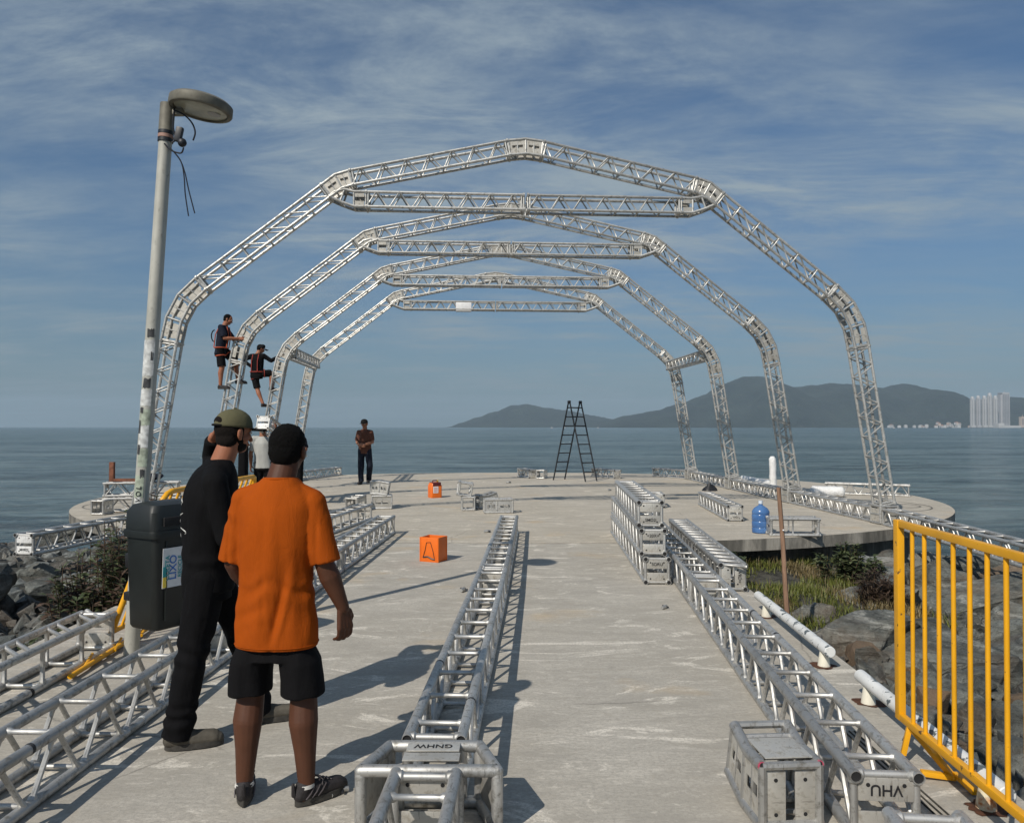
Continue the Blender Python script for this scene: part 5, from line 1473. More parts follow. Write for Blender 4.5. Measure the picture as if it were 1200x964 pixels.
# wrapped rolls
def roll_(p0, p1, r_, mat, label, name='wrapped_roll', sq=1.0):
    p0, p1 = Vector(p0), Vector(p1); b = MB(); n = 24; k = 14; d = p1-p0; s_, u_ = frame(d); vs = []
    for a in range(k+1):
        t = a/k; q = p0-p0 + d*t; ee = 1.0 if 0 < a < k else 0.55
        for i in range(n):
            an = 2*PI*i/n; rr2 = r_*ee*(1 + 0.16*noise.noise(Vector((math.cos(an)*1.6, math.sin(an)*1.6, t*7))) + 0.07*noise.noise(Vector((math.cos(an)*5, math.sin(an)*5, t*22))))
            vs.append(q + s_*math.cos(an)*rr2 + u_*math.sin(an)*rr2*sq)
    fs = [(a*n+n+i, a*n+n+(i+1) % n, a*n+(i+1) % n, a*n+i) for a in range(k) for i in range(n)]
    fs += [tuple(range(n)), tuple(range(k*n+n-1, k*n-1, -1))]
    b.add(vs, fs); o = b.build(name, M[mat], None, 60); o.location = p0
    return tag(o, label, 'wrapped roll', 'rolls wrapped in plastic behind the base trusses')
roll_((6.78, 22.8, 0.11), (6.98, 20.6, 0.11), 0.105, 'wrap', 'long white wrapped roll lying flat behind the base truss')
roll_((6.66, 19.6, 0.02), (6.64, 19.6, 0.90), 0.085, 'wrap', 'white wrapped roll standing upright beside the second arch leg')
roll_((7.78, 18.0, 0.13), (7.05, 18.2, 0.13), 0.125, 'wrap', 'white wrapped bundle lying near the nearest arch leg')
roll_((7.0, 18.3, 0.10), (6.45, 18.5, 0.10), 0.10, 'film', 'clear plastic wrapped bundle left of the white one')

# small black bag heap
b = MB(); b.loft([((0, 0, 0.0), 0.20, 0.16), ((0.01, 0, 0.06), 0.16, 0.13), ((0.0, 0.01, 0.13), 0.08, 0.07), ((-0.01, 0, 0.18), 0.03, 0.03)], 18, 1.8)
vs = [Vector(v) for v in b.v]; b.v = [tuple(v*(1+0.25*noise.noise(v*11))) for v in vs]
o = b.build('black_bag', M['black_plastic']); o.location = (5.10, 19.85, 0.01); tag(o, 'small crumpled black bag on the platform beside the right base truss', 'bag')

# rusty bracket and grey cloth on the pile at the left lobe
root = tag(empty('rusty_bracket', (-7.70, 15.0, 0.585)), 'rusty L-shaped steel bracket on top of the left pile', 'bracket')
b = MB(); b.box((-0.10, 0, 0.19), (0.09, 0.07, 0.38), bev=0.006); b.build('upright', M['rust_metal'], root, 30)
b = MB(); b.box((0.22, 0, 0.03), (0.54, 0.09, 0.055), bev=0.006); b.build('base_bar', M['rust_metal'], root, 30)
b = MB(); b.ell((0, 0, 0), (0.26, 0.14, 0.09)); b.v = [tuple(Vector(v)*(1+0.35*noise.noise(Vector(v)*9))) for v in b.v]
o = b.build('folded_cloth', M['navy_cloth']); o.location = (-7.08, 15.0, 0.68); tag(o, 'crumpled dark grey cloth on the left pile beside the bracket', 'cloth')

# couplers and chips lying about
def coupler(x, y, rz, s, label, grp='small truss couplers dropped on the concrete'):
    root = tag(empty('coupler', (x, y, 0.02*s), rz), label, 'coupler', grp)
    b = MB(); b.tube((-0.05*s, 0, 0), (0.0, 0, 0), 0.016*s, 10, 0.022*s); b.tube((0, 0, 0), (0.05*s, 0.012*s, 0), 0.022*s, 10, 0.014*s); b.build('sleeve', M['alu'], root)
    b = MB(); b.tube((0.02*s, -0.035*s, 0), (0.02*s, 0.04*s, 0.006*s), 0.007*s, 8); b.build('pin', M['ladder'], root)
cps = [(G(571, 624), 0.5, 1.6, 'dropped coupler right of the orange box'), (G(543, 693), 1.2, 1.5, 'dropped coupler left of the centre truss, nearer one'), (G(596, 566), 0.2, 2.0, 'dropped coupler near the far rim of the platform'),
       (G(714, 575), 0.9, 1.8, 'dropped coupler left of the stack of three'), (G(398, 929), 0.1, 1.1, 'dropped coupler by the shoe of the man in orange'), (G(391, 931), 1.4, 1.0, 'small pin beside the shoe of the man in orange'), (G(779, 713), 0.8, 1.2, 'dropped coupler against the right truss line')]
for p, a, s_, lab in cps: coupler(p.x, p.y, a, s_*0.72, lab)
# ------------------------------------------------------------------ people
def remesh(mb, name, mat, voxel, smooth_it=3, fold=None, fac=0.5):
    me = mb.mesh(name, mat, 0)
    o = bpy.data.objects.new('tmp', me); C.objects.link(o)
    m = o.modifiers.new('r', 'REMESH'); m.mode = 'VOXEL'; m.voxel_size = voxel; m.use_smooth_shade = True
    if smooth_it:
        s = o.modifiers.new('s', 'SMOOTH'); s.factor = fac; s.iterations = smooth_it
    dg = bpy.context.evaluated_depsgraph_get()
    out = bpy.data.meshes.new_from_object(o.evaluated_get(dg))
    bpy.data.objects.remove(o); bpy.data.meshes.remove(me)
    out.name = name
    out.materials.clear(); out.materials.append(mat if not isinstance(mat, (list, tuple)) else mat[0])
    if fold:
        n = len(out.vertices)
        import numpy as np
        nr = np.empty(n*3); out.vertices.foreach_get('normal', nr); co = np.empty(n*3); out.vertices.foreach_get('co', co)
        nr, co = nr.reshape(-1, 3), co.reshape(-1, 3)
        dd = np.array([fold(Vector(c_)) for c_ in co])
        co += nr*dd[:, None]
        out.vertices.foreach_set('co', co.ravel())
    out.polygons.foreach_set('use_smooth', [True]*len(out.polygons)); out.update()
    return out

def V3(*a): return Vector(a)
def hand_prims(b, wr, d, nrm, sc=1.0, curl=0.9, side=1, thumb=0.6):
    """wr wrist, d pointing direction, nrm = palm normal (towards which the fingers curl)"""
    d = d.normalized(); nrm = (nrm - d*nrm.dot(d)).normalized(); s = d.cross(nrm)*side
    L = 0.098*sc
    for t in (-0.030, -0.011, 0.009, 0.028):
        b.cap(wr + s*t*0.6*sc + d*0.008*sc, wr + d*L*0.86 + s*t*sc, 0.0135*sc, 0.0125*sc, 8)
    for t, fl in ((-0.032, 0.066), (-0.0115, 0.080), (0.010, 0.086), (0.031, 0.078)):
        p = wr + d*L*0.86 + s*t*sc; cd = d; a_ = 0.35*curl
        for k, f in enumerate((0.46, 0.32, 0.24)):
            cd = (cd*math.cos(a_) + nrm*math.sin(a_)).normalized()
            q = p + cd*fl*f*sc; b.cap(p, q, (0.0092-0.0007*k)*sc, (0.0086-0.0007*k)*sc, 8); p = q
            nn = (nrm - cd*nrm.dot(cd)); nrm_ = nn.normalized() if nn.length > 1e-3 else -d
            a_ = 0.62*curl
            cd = (cd*math.cos(a_*0.6) + nrm_*math.sin(a_*0.6)).normalized()
    p = wr + d*0.022*sc + s*0.030*sc + nrm*0.004; q = p + (d*0.62 + s*0.62*thumb + nrm*0.35).normalized()*0.042*sc; r_ = q + (d*0.85 + nrm*0.5 + s*0.05).normalized()*0.034*sc
    b.cap(p, q, 0.0145*sc, 0.0115*sc, 8); b.cap(q, r_, 0.0108*sc, 0.0088*sc, 8)

def head_prims(b, c, rot, s=1.0, ears=True):
    """c = centre of the head; local +y face, +x right"""
    P = lambda x, y, z: c + rot @ (Vector((x, y, z))*s)
    b.ell(P(0, -0.012, 0.030), (0.074*s, 0.092*s, 0.085*s), rot, 18, 12)
    b.ell(P(0, 0.012, -0.028), (0.060*s, 0.072*s, 0.078*s), rot, 16, 10)
    b.ell(P(0, 0.045, -0.078), (0.034*s, 0.036*s, 0.028*s), rot, 12, 8)
    b.cap(P(0, 0.082, 0.012), P(0, 0.103, -0.028), 0.008*s, 0.014*s, 8)
    b.cap(P(-0.03, 0.074, 0.026), P(0.03, 0.074, 0.026), 0.013*s, 0.013*s, 8)
    b.cap(P(-0.018, 0.078, -0.056), P(0.018, 0.078, -0.056), 0.010*s, 0.010*s, 8)
    b.cap(P(-0.045, 0.040, -0.030), P(-0.038, 0.060, -0.012), 0.022*s, 0.020*s, 8); b.cap(P(0.045, 0.040, -0.030), P(0.038, 0.060, -0.012), 0.022*s, 0.020*s, 8)
    if ears:
        for sx in (-1, 1):
            b.ell(P(sx*0.080, -0.008, -0.004), (0.011*s, 0.021*s, 0.033*s), rot @ Matrix.Rotation(sx*0.35, 3, 'Z'), 10, 8)
            b.ell(P(sx*0.077, -0.002, -0.028), (0.010*s, 0.012*s, 0.014*s), rot, 8, 6)
def face_bits(root, c, rot, s, hairm):
    P = lambda x, y, z: c + rot @ (Vector((x, y, z))*s)
    for sx in (-1, 1):
        b = MB(); b.ell(P(sx*0.030, 0.079, 0.010), (0.0135*s, 0.008*s, 0.008*s), rot, 10, 6); e = b.build('eye', M['paper'], root)
        b = MB(); b.ell(P(sx*0.030, 0.0865, 0.010), (0.0055*s, 0.0025*s, 0.0055*s), rot, 8, 5); b.build('iris', M['hole'], e)
        b = MB(); b.cap(P(sx*0.015, 0.089, 0.028), P(sx*0.046, 0.080, 0.030), 0.0045*s, 0.0035*s, 6); b.build('eyebrow', M[hairm], root)
    b = MB(); b.cap(P(-0.020, 0.0865, -0.058), P(0.020, 0.0865, -0.058), 0.0045*s, 0.0045*s, 6); b.build('mouth', M['dark_red'], root)

def limb(b, pts, rs_, n=16):
    for i in range(len(pts)-1): b.cap(pts[i], pts[i+1], rs_[i], rs_[i+1], n)

def figure(name, loc, yaw, J, label, skin, voxel=0.0055, s=1.0, head_rot=None, hands=None, group=None, hide_hands=(), arm_r=(0.050, 0.043, 0.027), leg_r=(0.088, 0.060, 0.060, 0.038), nk_=1.0):
    b = MB(); J = {k: Vector(v) for k, v in J.items()}
    hr_ = head_rot or Matrix.Identity(3)
    head_prims(b, J['head'], hr_, J.get('hs', Vector((1, 0, 0))).x)
    b.cap(J['neck'] + V3(0, -0.005, -0.03), J['head'] + hr_ @ V3(0, -0.018, -0.045), 0.064*nk_, 0.057*nk_, 18)
    up = (J['neck']-J['pelvis']); w = 0.155
    b.cap(J['pelvis'], J['chest'], 0.085, 0.100, 18); b.cap(J['chest'], J['neck'] + V3(0, 0, -0.07), 0.10, 0.070, 18)
    for S_ in 'LR':
        b.cap(J['neck'] + V3(0, 0, -0.035), J['sh'+S_] + V3(0, 0, 0.0), 0.050, 0.048, 14)
        m = J['sh'+S_].lerp(J['el'+S_], 0.45)
        limb(b, [J['sh'+S_], m, J['el'+S_]], [arm_r[0], arm_r[0]*1.0, arm_r[1]*0.92])
        m = J['el'+S_].lerp(J['wr'+S_], 0.28)
        limb(b, [J['el'+S_], m, J['wr'+S_]], [arm_r[1]*0.92, arm_r[1]*1.05, arm_r[2]])
        b.cap(J['pelvis'], J['hip'+S_], 0.080, 0.076, 16)
        limb(b, [J['hip'+S_], J['kn'+S_]], [leg_r[0]*0.86, leg_r[1]])
        k_, a_ = J['kn'+S_], J['an'+S_]; back = J.get('back'+S_, V3(0, -1, 0))
        m = k_.lerp(a_, 0.30) + back*0.016; m2 = k_.lerp(a_, 0.62) + back*0.006
        limb(b, [k_, m, m2, a_], [leg_r[1]*0.95, leg_r[2], leg_r[2]*0.76, leg_r[3]])
        toe = J['toe'+S_]; fd = (toe-a_); fd.z = 0; fd.normalize(); az = a_.z
        b.cap(a_, a_ + V3(0, 0, -0.045) - fd*0.02, leg_r[3], 0.034, 10); b.cap(a_ - fd*0.02 + V3(0, 0, -0.05), (a_ - fd*0.02 + V3(0, 0, -0.05)).lerp(toe, 0.55), 0.030, 0.022, 10)
        if hands and S_ in hands:
            dd, nn, cu, sd, th = hands[S_]
            hand_prims(b, J['wr'+S_], Vector(dd), Vector(nn), 1.10, cu, sd, th)
    me = remesh(b, name, M[skin], voxel, 2, None, 0.4)
    root = link(name, me); root.location = loc; root.rotation_euler = (0, 0, yaw); root.scale = (s, s, s)
    tag(root, label, 'person', group)
    return root, J

def flare(b, p0, p1, r0, r1, n=22, flat0=False):
    """cloth tube with a cut-off end at p1"""
    p0, p1 = Vector(p0), Vector(p1)
    b.ell(p0, (r0*0.985,)*3, None, n, 12); b.tube(p0, p1, r0, n, r1)
def shoe(root, an, toe, mats, L=0.27, w=0.047, name='shoe', lace=True, hi=0.075, tr=True, vox=0.005):
    """an = ankle joint (about 0.085 above the ground), toe = tip on the ground"""
    an, toe = Vector(an), Vector(toe); f = toe-an; f.z = 0; f.normalize(); s_ = Vector((f.y, -f.x, 0)); g0 = an.z-0.088
    up = V3(0, 0, 1); heel = an - f*0.058; tp_ = heel + f*L
    Z = lambda p, z: Vector((p.x, p.y, g0+z))
    b = MB()
    b.cap(Z(heel+f*0.030, 0.047), Z(heel+f*0.10, 0.050), w*0.74, w*0.86, 12); b.cap(Z(heel+f*0.10, 0.046), Z(tp_-f*0.055, 0.040), w*0.86, w*0.82, 12)
    b.cap(Z(tp_-f*0.055, 0.040), Z(tp_-f*0.032, 0.035), w*0.78, w*0.62, 12); b.cap(Z(heel+f*0.032, 0.055), Z(heel+f*0.045, hi), w*0.74, w*0.86, 12)
    b.cap(Z(heel+f*0.06, 0.07), Z(heel+f*0.14, 0.060), w*0.70, w*0.62, 12)
    me = remesh(b, name, M[mats[0]], vox, 2); sh = link(name, me, root)
    rot = Matrix((s_, f, up)).transposed()
    b = MB(); n = 24
    pts = []
    for i in range(n):
        a = 2*PI*i/n; y = math.cos(a); x = math.sin(a)
        wy = w*(0.80 + 0.22*max(0, y))*(1.0 if abs(y) < 0.8 else 0.92)
        pts.append(heel + f*(L/2 + y*L/2) + s_*x*wy*1.05)
    vs = [Z(p, z) for z in (0.002, 0.012, 0.030) for p in pts]; vs = vs[:n] + vs[n:2*n] + vs[2*n:]
    fs = [(a*n+(i+1) % n, a*n+i, a*n+n+i, a*n+n+(i+1) % n) for a in range(2) for i in range(n)] + [tuple(range(n)), tuple(range(3*n-1, 2*n-1, -1))]
    b.add(vs, fs); b.build('sole', M['sole'], sh, 50)
    if tr:
        for k in range(3):
            b = MB(); y = 0.035 + 0.03*k
            for sx in (-1, 1):
                b.path([Z(heel + f*y + s_*sx*w*0.86, 0.035), Z(heel + f*(y+0.022) + s_*sx*w*0.90, 0.055), Z(heel + f*(y+0.045) + s_*sx*w*0.70, 0.078)], 0.0035, 5)
            b.build('overlay', M['sneaker_trim'], sh)
        b = MB(); b.cap(Z(heel-f*0.004, 0.055), Z(heel-f*0.008, 0.100), 0.012, 0.008, 8); b.build('heel_tab', M[mats[0]], sh)
    if lace:
        b = MB(); c_ = Z(heel + f*0.105, 0.108)
        for sx in (-1, 1):
            b.path([c_, c_ + s_*sx*0.02 + V3(0, 0, 0.012), c_ + s_*sx*0.042 + V3(0, 0, 0.008), c_ + s_*sx*0.035 - V3(0, 0, 0.010), c_ + f*0.01], 0.0022, 5)
            b.path([c_, c_ + s_*sx*0.03 + f*0.02 - V3(0, 0, 0.01), c_ + s_*sx*0.040 + f*0.01 - V3(0, 0, 0.03)], 0.0022, 5)
        for k in range(4): b.cap(Z(heel + f*(0.115+0.018*k) - s_*0.02, 0.103-0.008*k), Z(heel + f*(0.120+0.018*k) + s_*0.02, 0.103-0.008*k), 0.003, 0.003, 5)
        b.build('lace', M['sneaker_trim'], sh)
    return sh

NZ = lambda p, f, sx=1, sy=1, sz=1, o=0: noise.noise(Vector((p.x*f*sx+o, p.y*f*sy, p.z*f*sz)))

# ---- the man in the orange T-shirt (seen from behind)
S1 = 0.965
J1 = dict(pelvis=(0, 0, 0.92), chest=(0.005, -0.005, 1.20), neck=(0.018, -0.005, 1.475), head=(0.045, 0.030, 1.602), hs=(0.97, 0, 0),
          shL=(-0.150, 0.0, 1.368), shR=(0.168, 0.0, 1.358), elL=(-0.200, -0.005, 1.085), elR=(0.228, -0.010, 1.085), wrL=(-0.165, 0.165, 0.905), wrR=(0.300, 0.045, 0.875),
          hipL=(-0.085, 0, 0.90), hipR=(0.085, 0, 0.90), knL=(-0.125, 0.025, 0.485), knR=(0.125, 0.02, 0.485), anL=(-0.135, -0.02, 0.092), anR=(0.150, -0.01, 0.092), toeL=(-0.20, 0.17, 0.03), toeR=(0.28, 0.13, 0.03))
Hz = Matrix.Rotation(R(-9), 3, 'Z') @ Matrix.Rotation(R(4), 3, 'Y')
om, J = figure('person', (-1.045, 3.42, 0), R(-4), J1, 'man in an orange T-shirt and black shorts seen from behind', 'skin_dark', 0.0052, S1, Hz,
               {'R': ((0.10, 0.05, -1), (-0.80, 0.55, 0.1), 0.85, 1, 0.8), 'L': ((0.5, 0.5, -0.5), (0.5, -0.5, 0.2), 0.8, -1, 0.5)}, arm_r=(0.053, 0.047, 0.029), leg_r=(0.090, 0.064, 0.066, 0.037), nk_=1.06)
b = MB()
# torso: shoulder yoke down to the hem
b.loft([((0.005, 0.0, 0.712), 0.188, 0.130), ((0.004, 0.0, 0.78), 0.184, 0.130), ((0.002, 0, 0.90), 0.172, 0.128), ((0.0, -0.002, 1.05), 0.166, 0.124), ((0.004, -0.006, 1.20), 0.174, 0.127), ((0.008, -0.008, 1.30), 0.176, 0.122), ((0.012, -0.006, 1.375), 0.170, 0.110), ((0.016, -0.004, 1.435), 0.118, 0.092), ((0.018, -0.002, 1.478), 0.076, 0.074)], 36, 2.25, 0, 5)
for S_, sx in (('L', -1), ('R', 1)):
    b.cap((0.016+sx*0.045, -0.004, 1.412), J['sh'+S_] + V3(0, 0, 0.000), 0.060, 0.066, 18)
    sh_, el_ = J['sh'+S_], J['el'+S_]
    flare(b, sh_, sh_.lerp(el_, 0.98) + V3(sx*0.008, 0, 0), 0.064, 0.067)
def fold1(p):
    a = max(0, min(1, (1.42-p.z)/0.5)); ax_ = abs(p.x)
    low = max(0, min(1, (1.15-p.z)/0.35))
    v = 0
    if ax_ < 0.21 or p.z < 1.0:
        # drape lines running down from the shoulder blades and gathering to the small of the back
        cx_ = p.x + 0.10*(1.0-p.z)*0.3
        g_ = NZ(p, 1, 13, 6, 1.6, 3.1)*0.020*a + NZ(p, 1, 28, 12, 3.5, 7.7)*0.005*a
        g_ += -0.014*math.exp(-((cx_-0.055-0.03*math.sin(p.z*7))/0.016)**2)*low*(1 if p.y < 0 else 0)
        g_ += 0.011*math.exp(-((cx_-0.085-0.03*math.sin(p.z*7))/0.016)**2)*low*(1 if p.y < 0 else 0)
        g_ += -0.007*math.exp(-((cx_+0.04-0.12*(1.2-p.z))/0.015)**2)*low*(1 if p.y < 0 else 0)
        q = p.z*1.0 + abs(p.x)*0.55
        g_ += 0.0038*math.sin(q*52 + NZ(p, 6)*5)*math.exp(-((p.z-0.98)/0.13)**2)
        v += g_*max(0.12, min(1, (p.z-0.72)/0.10))
    if ax_ > 0.17 and p.z > 1.03:
        v += 0.006*NZ(p, 1, 10, 14, 5, 1.1)*min(1, (ax_-0.17)/0.05) + 0.004*math.sin((p.z*0.8+p.x*0.9)*60 + NZ(p, 7)*4)*math.exp(-((p.z-1.30)/0.07)**2)
        v -= 0.006*math.exp(-((ax_-0.205)/0.012)**2)*max(0, min(1, (1.36-p.z)/0.1))
    return v
link('tshirt', remesh(b, 'tshirt', M['orange_cloth'], 0.0058, 9, fold1), om)
b = MB(); b.path([(0.018+0.0725*math.cos(2*PI*i/28), -0.002+0.072*math.sin(2*PI*i/28), 1.470-0.004*math.sin(2*PI*i/28)) for i in range(29)], 0.0075, 8); b.build('collar', M['orange_cloth'], om)
for z, r_ in ((0.727, 1.0),):
    b = MB(); b.path([(0.005+0.1885*math.copysign(abs(math.cos(a))**0.89, math.cos(a)), 0.1325*math.copysign(abs(math.sin(a))**0.89, math.sin(a)), z) for a in [2*PI*i/48 for i in range(49)]], 0.0022, 5); b.build('hem_seam', M['orange_cloth'], om)
b = MB()
b.loft([((0, 0, 0.655), 0.168, 0.112), ((0, 0, 0.72), 0.165, 0.105), ((0, 0, 0.80), 0.15, 0.10), ((0, 0, 0.95), 0.155, 0.11)], 28, 2.3)
for S_, sx in (('L', -1), ('R', 1)):
    h_ = J['hip'+S_]; k_ = J['kn'+S_]
    b.loft([((k_.x*1.0, 0.012, 0.492), 0.094, 0.108), ((k_.x*0.98, 0.010, 0.57), 0.092, 0.110), ((k_.x*0.90, 0.005, 0.645), 0.092, 0.110), ((h_.x, 0, 0.72), 0.084, 0.098)], 26, 2.2)
def fold2(p): return NZ(p, 1, 12, 9, 2.6, 5)*0.013*max(0, min(1, (0.75-p.z)/0.25)) + NZ(p, 1, 26, 20, 6, 9)*0.003
link('shorts', remesh(b, 'shorts', M['black_shorts'], 0.007, 2, fold2), om)
b = MB(); P = lambda x, y, z: J['head'] + Hz @ (V3(x, y, z)*0.97)
b.ell(P(0, -0.020, 0.034), (0.080, 0.094, 0.091), Hz, 26, 18); b.ell(P(0, -0.036, -0.004), (0.074, 0.079, 0.078), Hz, 26, 18); b.ell(P(0, -0.030, -0.038), (0.062, 0.062, 0.052), Hz, 24, 16)
link('hair', remesh(b, 'hair', M['hair'], 0.0045, 10, lambda p: NZ(p, 130)*0.0020 + NZ(p, 60)*0.0022), om)
for S_ in 'LR':
    sh_ = shoe(om, J['an'+S_], J['toe'+S_], ('sneaker',))
    f_ = (J['toe'+S_]-J['an'+S_]); f_.z = 0; f_.normalize()
    b = MB(); b.tube(J['an'+S_] + V3(0, 0, -0.01)-f_*0.006, J['an'+S_] + V3(0, 0, 0.004)-f_*0.006, 0.043, 16, 0.040); b.build('sock', M['sock'], sh_)

# ---- the man in black with an olive cap, facing right
J2 = dict(pelvis=(0, 0.0, 0.93), chest=(0.0, 0.005, 1.20), neck=(0.0, 0.060, 1.475), head=(0.0, 0.130, 1.640), hs=(0.99, 0, 0),
          shL=(-0.185, 0.040, 1.42), shR=(0.185, 0.020, 1.385), elL=(-0.27, 0.03, 1.50), elR=(0.225, 0.080, 1.10), wrL=(-0.15, 0.03, 1.62), wrR=(0.13, 0.27, 1.02),
          hipL=(-0.09, 0.01, 0.92), hipR=(0.09, -0.01, 0.92), knL=(-0.10, 0.18, 0.51), knR=(0.095, -0.070, 0.50), anL=(-0.10, 0.285, 0.092), anR=(0.105, -0.150, 0.092), toeL=(-0.09, 0.50, 0.03), toeR=(0.125, 0.09, 0.03))
Hb = Matrix.Rotation(R(24), 3, 'Z') @ Matrix.Rotation(R(-6), 3, 'X')
bm_, J = figure('person', (-1.625, 4.12, 0), R(-66), J2, 'man in black clothes and an olive cap with one hand at his neck', 'skin_tan', 0.0056, 0.985, Hb,
                {'L': ((0.75, 0.25, 0.55), (0.5, 0.8, -0.1), 0.8, 1, 0.5), 'R': ((-0.3, 0.9, -0.05), (-0.9, -0.3, -0.2), 0.9, 1, 0.5)})
b = MB()
b.loft([((0, 0.0, 0.80), 0.180, 0.135), ((0, 0.0, 0.92), 0.178, 0.135), ((0, 0.0, 1.06), 0.180, 0.132), ((0, 0.002, 1.20), 0.200, 0.138), ((0, 0.012, 1.32), 0.208, 0.138), ((0, 0.030, 1.41), 0.165, 0.118), ((0, 0.050, 1.472), 0.100, 0.085), ((0, 0.060, 1.500), 0.072, 0.068)], 34, 2.2, 0, 5)
for S_, sx in (('L', -1), ('R', 1)):
    b.cap((sx*0.05, 0.035, 1.43), J['sh'+S_], 0.062, 0.070, 18)
    b.cap(J['sh'+S_], J['el'+S_], 0.070, 0.054, 18)
    b.tube(J['el'+S_], J['el'+S_].lerp(J['wr'+S_], 0.86), 0.057, 18, 0.044)
def fold3(p):
    return NZ(p, 1, 9, 9, 3, 2)*0.012 + NZ(p, 1, 20, 20, 9, 4)*0.004 + 0.004*math.sin((p.z+0.5*p.y)*48 + NZ(p, 6)*5)*math.exp(-((p.z-0.95)/0.14)**2)
sh2 = link('tshirt', remesh(b, 'tshirt', M['black_cloth'], 0.0065, 8, fold3), bm_)
b = MB(); b.loft([((0, 0, 0.76), 0.168, 0.122), ((0, 0, 0.86), 0.165, 0.120), ((0, 0, 1.0), 0.155, 0.11)], 28, 2.2)
for S_, sx in (('L', -1), ('R', 1)):
    h_, k_, a_ = J['hip'+S_], J['kn'+S_], J['an'+S_]
    b.cap(h_ + V3(0, 0, -0.04), h_.lerp(k_, 0.55), 0.100, 0.094, 20); b.cap(h_.lerp(k_, 0.5), k_, 0.094, 0.080, 20)
    b.cap(k_, k_.lerp(a_, 0.6), 0.080, 0.074, 20); b.tube(k_.lerp(a_, 0.55), a_ + V3(0, 0.0, -0.035), 0.074, 22, 0.076)
def fold4(p):
    z = p.z; w = 0.006*math.sin(z*62 + NZ(p, 5)*6 + p.x*12)*math.exp(-((z-0.16)/0.10)**2) + 0.006*math.sin(z*40 + p.y*22 + NZ(p, 5)*5)*math.exp(-((z-0.50)/0.12)**2)
    return w + NZ(p, 1, 12, 12, 3.4, 1)*0.010 + NZ(p, 1, 26, 26, 9, 4)*0.004
link('trousers', remesh(b, 'trousers', M['black_trousers'], 0.0068, 2, fold4), bm_)
P = lambda x, y, z: J['head'] + Hb @ (V3(x, y, z)*0.99)
b = MB(); b.ell(P(0, -0.026, 0.020), (0.081, 0.086, 0.080), Hb, 24, 16); b.ell(P(0, -0.040, -0.034), (0.070, 0.056, 0.062), Hb, 20, 12); b.cap(P(-0.072, 0.005, -0.005), P(-0.074, 0.008, -0.035), 0.012, 0.008, 8); b.cap(P(0.072, 0.005, -0.005), P(0.074, 0.008, -0.035), 0.012, 0.008, 8)
link('hair', remesh(b, 'hair', M['hair_brown'], 0.0050, 7, lambda p: NZ(p, 130)*0.0018), bm_)
b = MB(); b.ell(P(0, 0.024, -0.066), (0.056, 0.052, 0.040), Hb, 18, 12); b.ell(P(0, 0.012, -0.042), (0.066, 0.040, 0.028), Hb, 18, 12)
link('beard', remesh(b, 'beard', M['hair_brown'], 0.006, 2, lambda p: NZ(p, 150)*0.0014), bm_)
face_bits(bm_, J['head'], Hb, 0.99, 'hair_brown')
# cap: crown of panels, brim, rear opening with strap
crm = MB(); n = 32; vs = []
prof = [(0.0, 1.0), (0.12, 0.995), (0.30, 0.965), (0.50, 0.89), (0.68, 0.77), (0.84, 0.56), (0.95, 0.31), (1.0, 0.06)]
for hgt, rd in prof:
    for i in range(n):
        a = 2*PI*i/n; seam = 1 - 0.012*math.exp(-((((a/(PI/3)) % 1.0)-0.0)*9)**2)
        front = max(0, math.sin(a))
        x, y, z = 0.091*rd*math.cos(a)*seam, (0.108*rd*math.sin(a)+0.0)*seam, 0.030 + hgt*0.105 + 0.012*front*(1-hgt)*0 
        vs.append(P(x, y-0.010, z+0.004*front))
fs = [(a*n+i, a*n+(i+1) % n, a*n+n+(i+1) % n, a*n+n+i) for a in range(len(prof)-1) for i in range(n)] + [tuple(range((len(prof)-1)*n, len(prof)*n))]
crm.add(vs, fs); cp = crm.build('cap', M['olive_cloth'], bm_, 60)
md_ = cp.modifiers.new('s', 'SOLIDIFY'); md_.thickness = 0.003
br = MB(); vs = []; m_ = 14
for k_ in range(m_+1):
    a = R(18) + R(144)*k_/m_
    vs.append(P(0.092*math.cos(a), 0.108*math.sin(a)-0.010, 0.034))
for k_ in range(m_+1):
    a = R(14) + R(152)*k_/m_
    vs.append(P(0.086*math.copysign(abs(math.cos(a))**0.8, math.cos(a)), 0.085+0.098*math.sin(a)**0.7, 0.030-0.004*abs(math.cos(a))))
br.add(vs, [(i, i+1, m_+2+i, m_+1+i) for i in range(m_)]); bo = br.build('brim', M['cap_black'], cp, 60)
md_ = bo.modifiers.new('s', 'SOLIDIFY'); md_.thickness = 0.004
b = MB(); b.ell(P(0, -0.101, 0.056), (0.042, 0.014, 0.028), Hb, 18, 10); b.build('rear_opening', M['hair_brown'], cp)
b = MB(); b.path([P(0.052*math.cos(a), -0.010-0.112*abs(math.sin(a))**0.5*1.04, 0.035) for a in [PI*i/14 for i in range(15)]], 0.006, 6); b.build('strap', M['cap_black'], cp)
b = MB(); b.ell(P(0, -0.010, 0.138), (0.008, 0.008, 0.005), Hb, 10, 6); b.build('button', M['olive_cloth'], cp)
for S_ in 'LR':
    shoe(bm_, J['an'+S_], J['toe'+S_], ('work_shoe',), L=0.29, w=0.052, lace=False, tr=False)
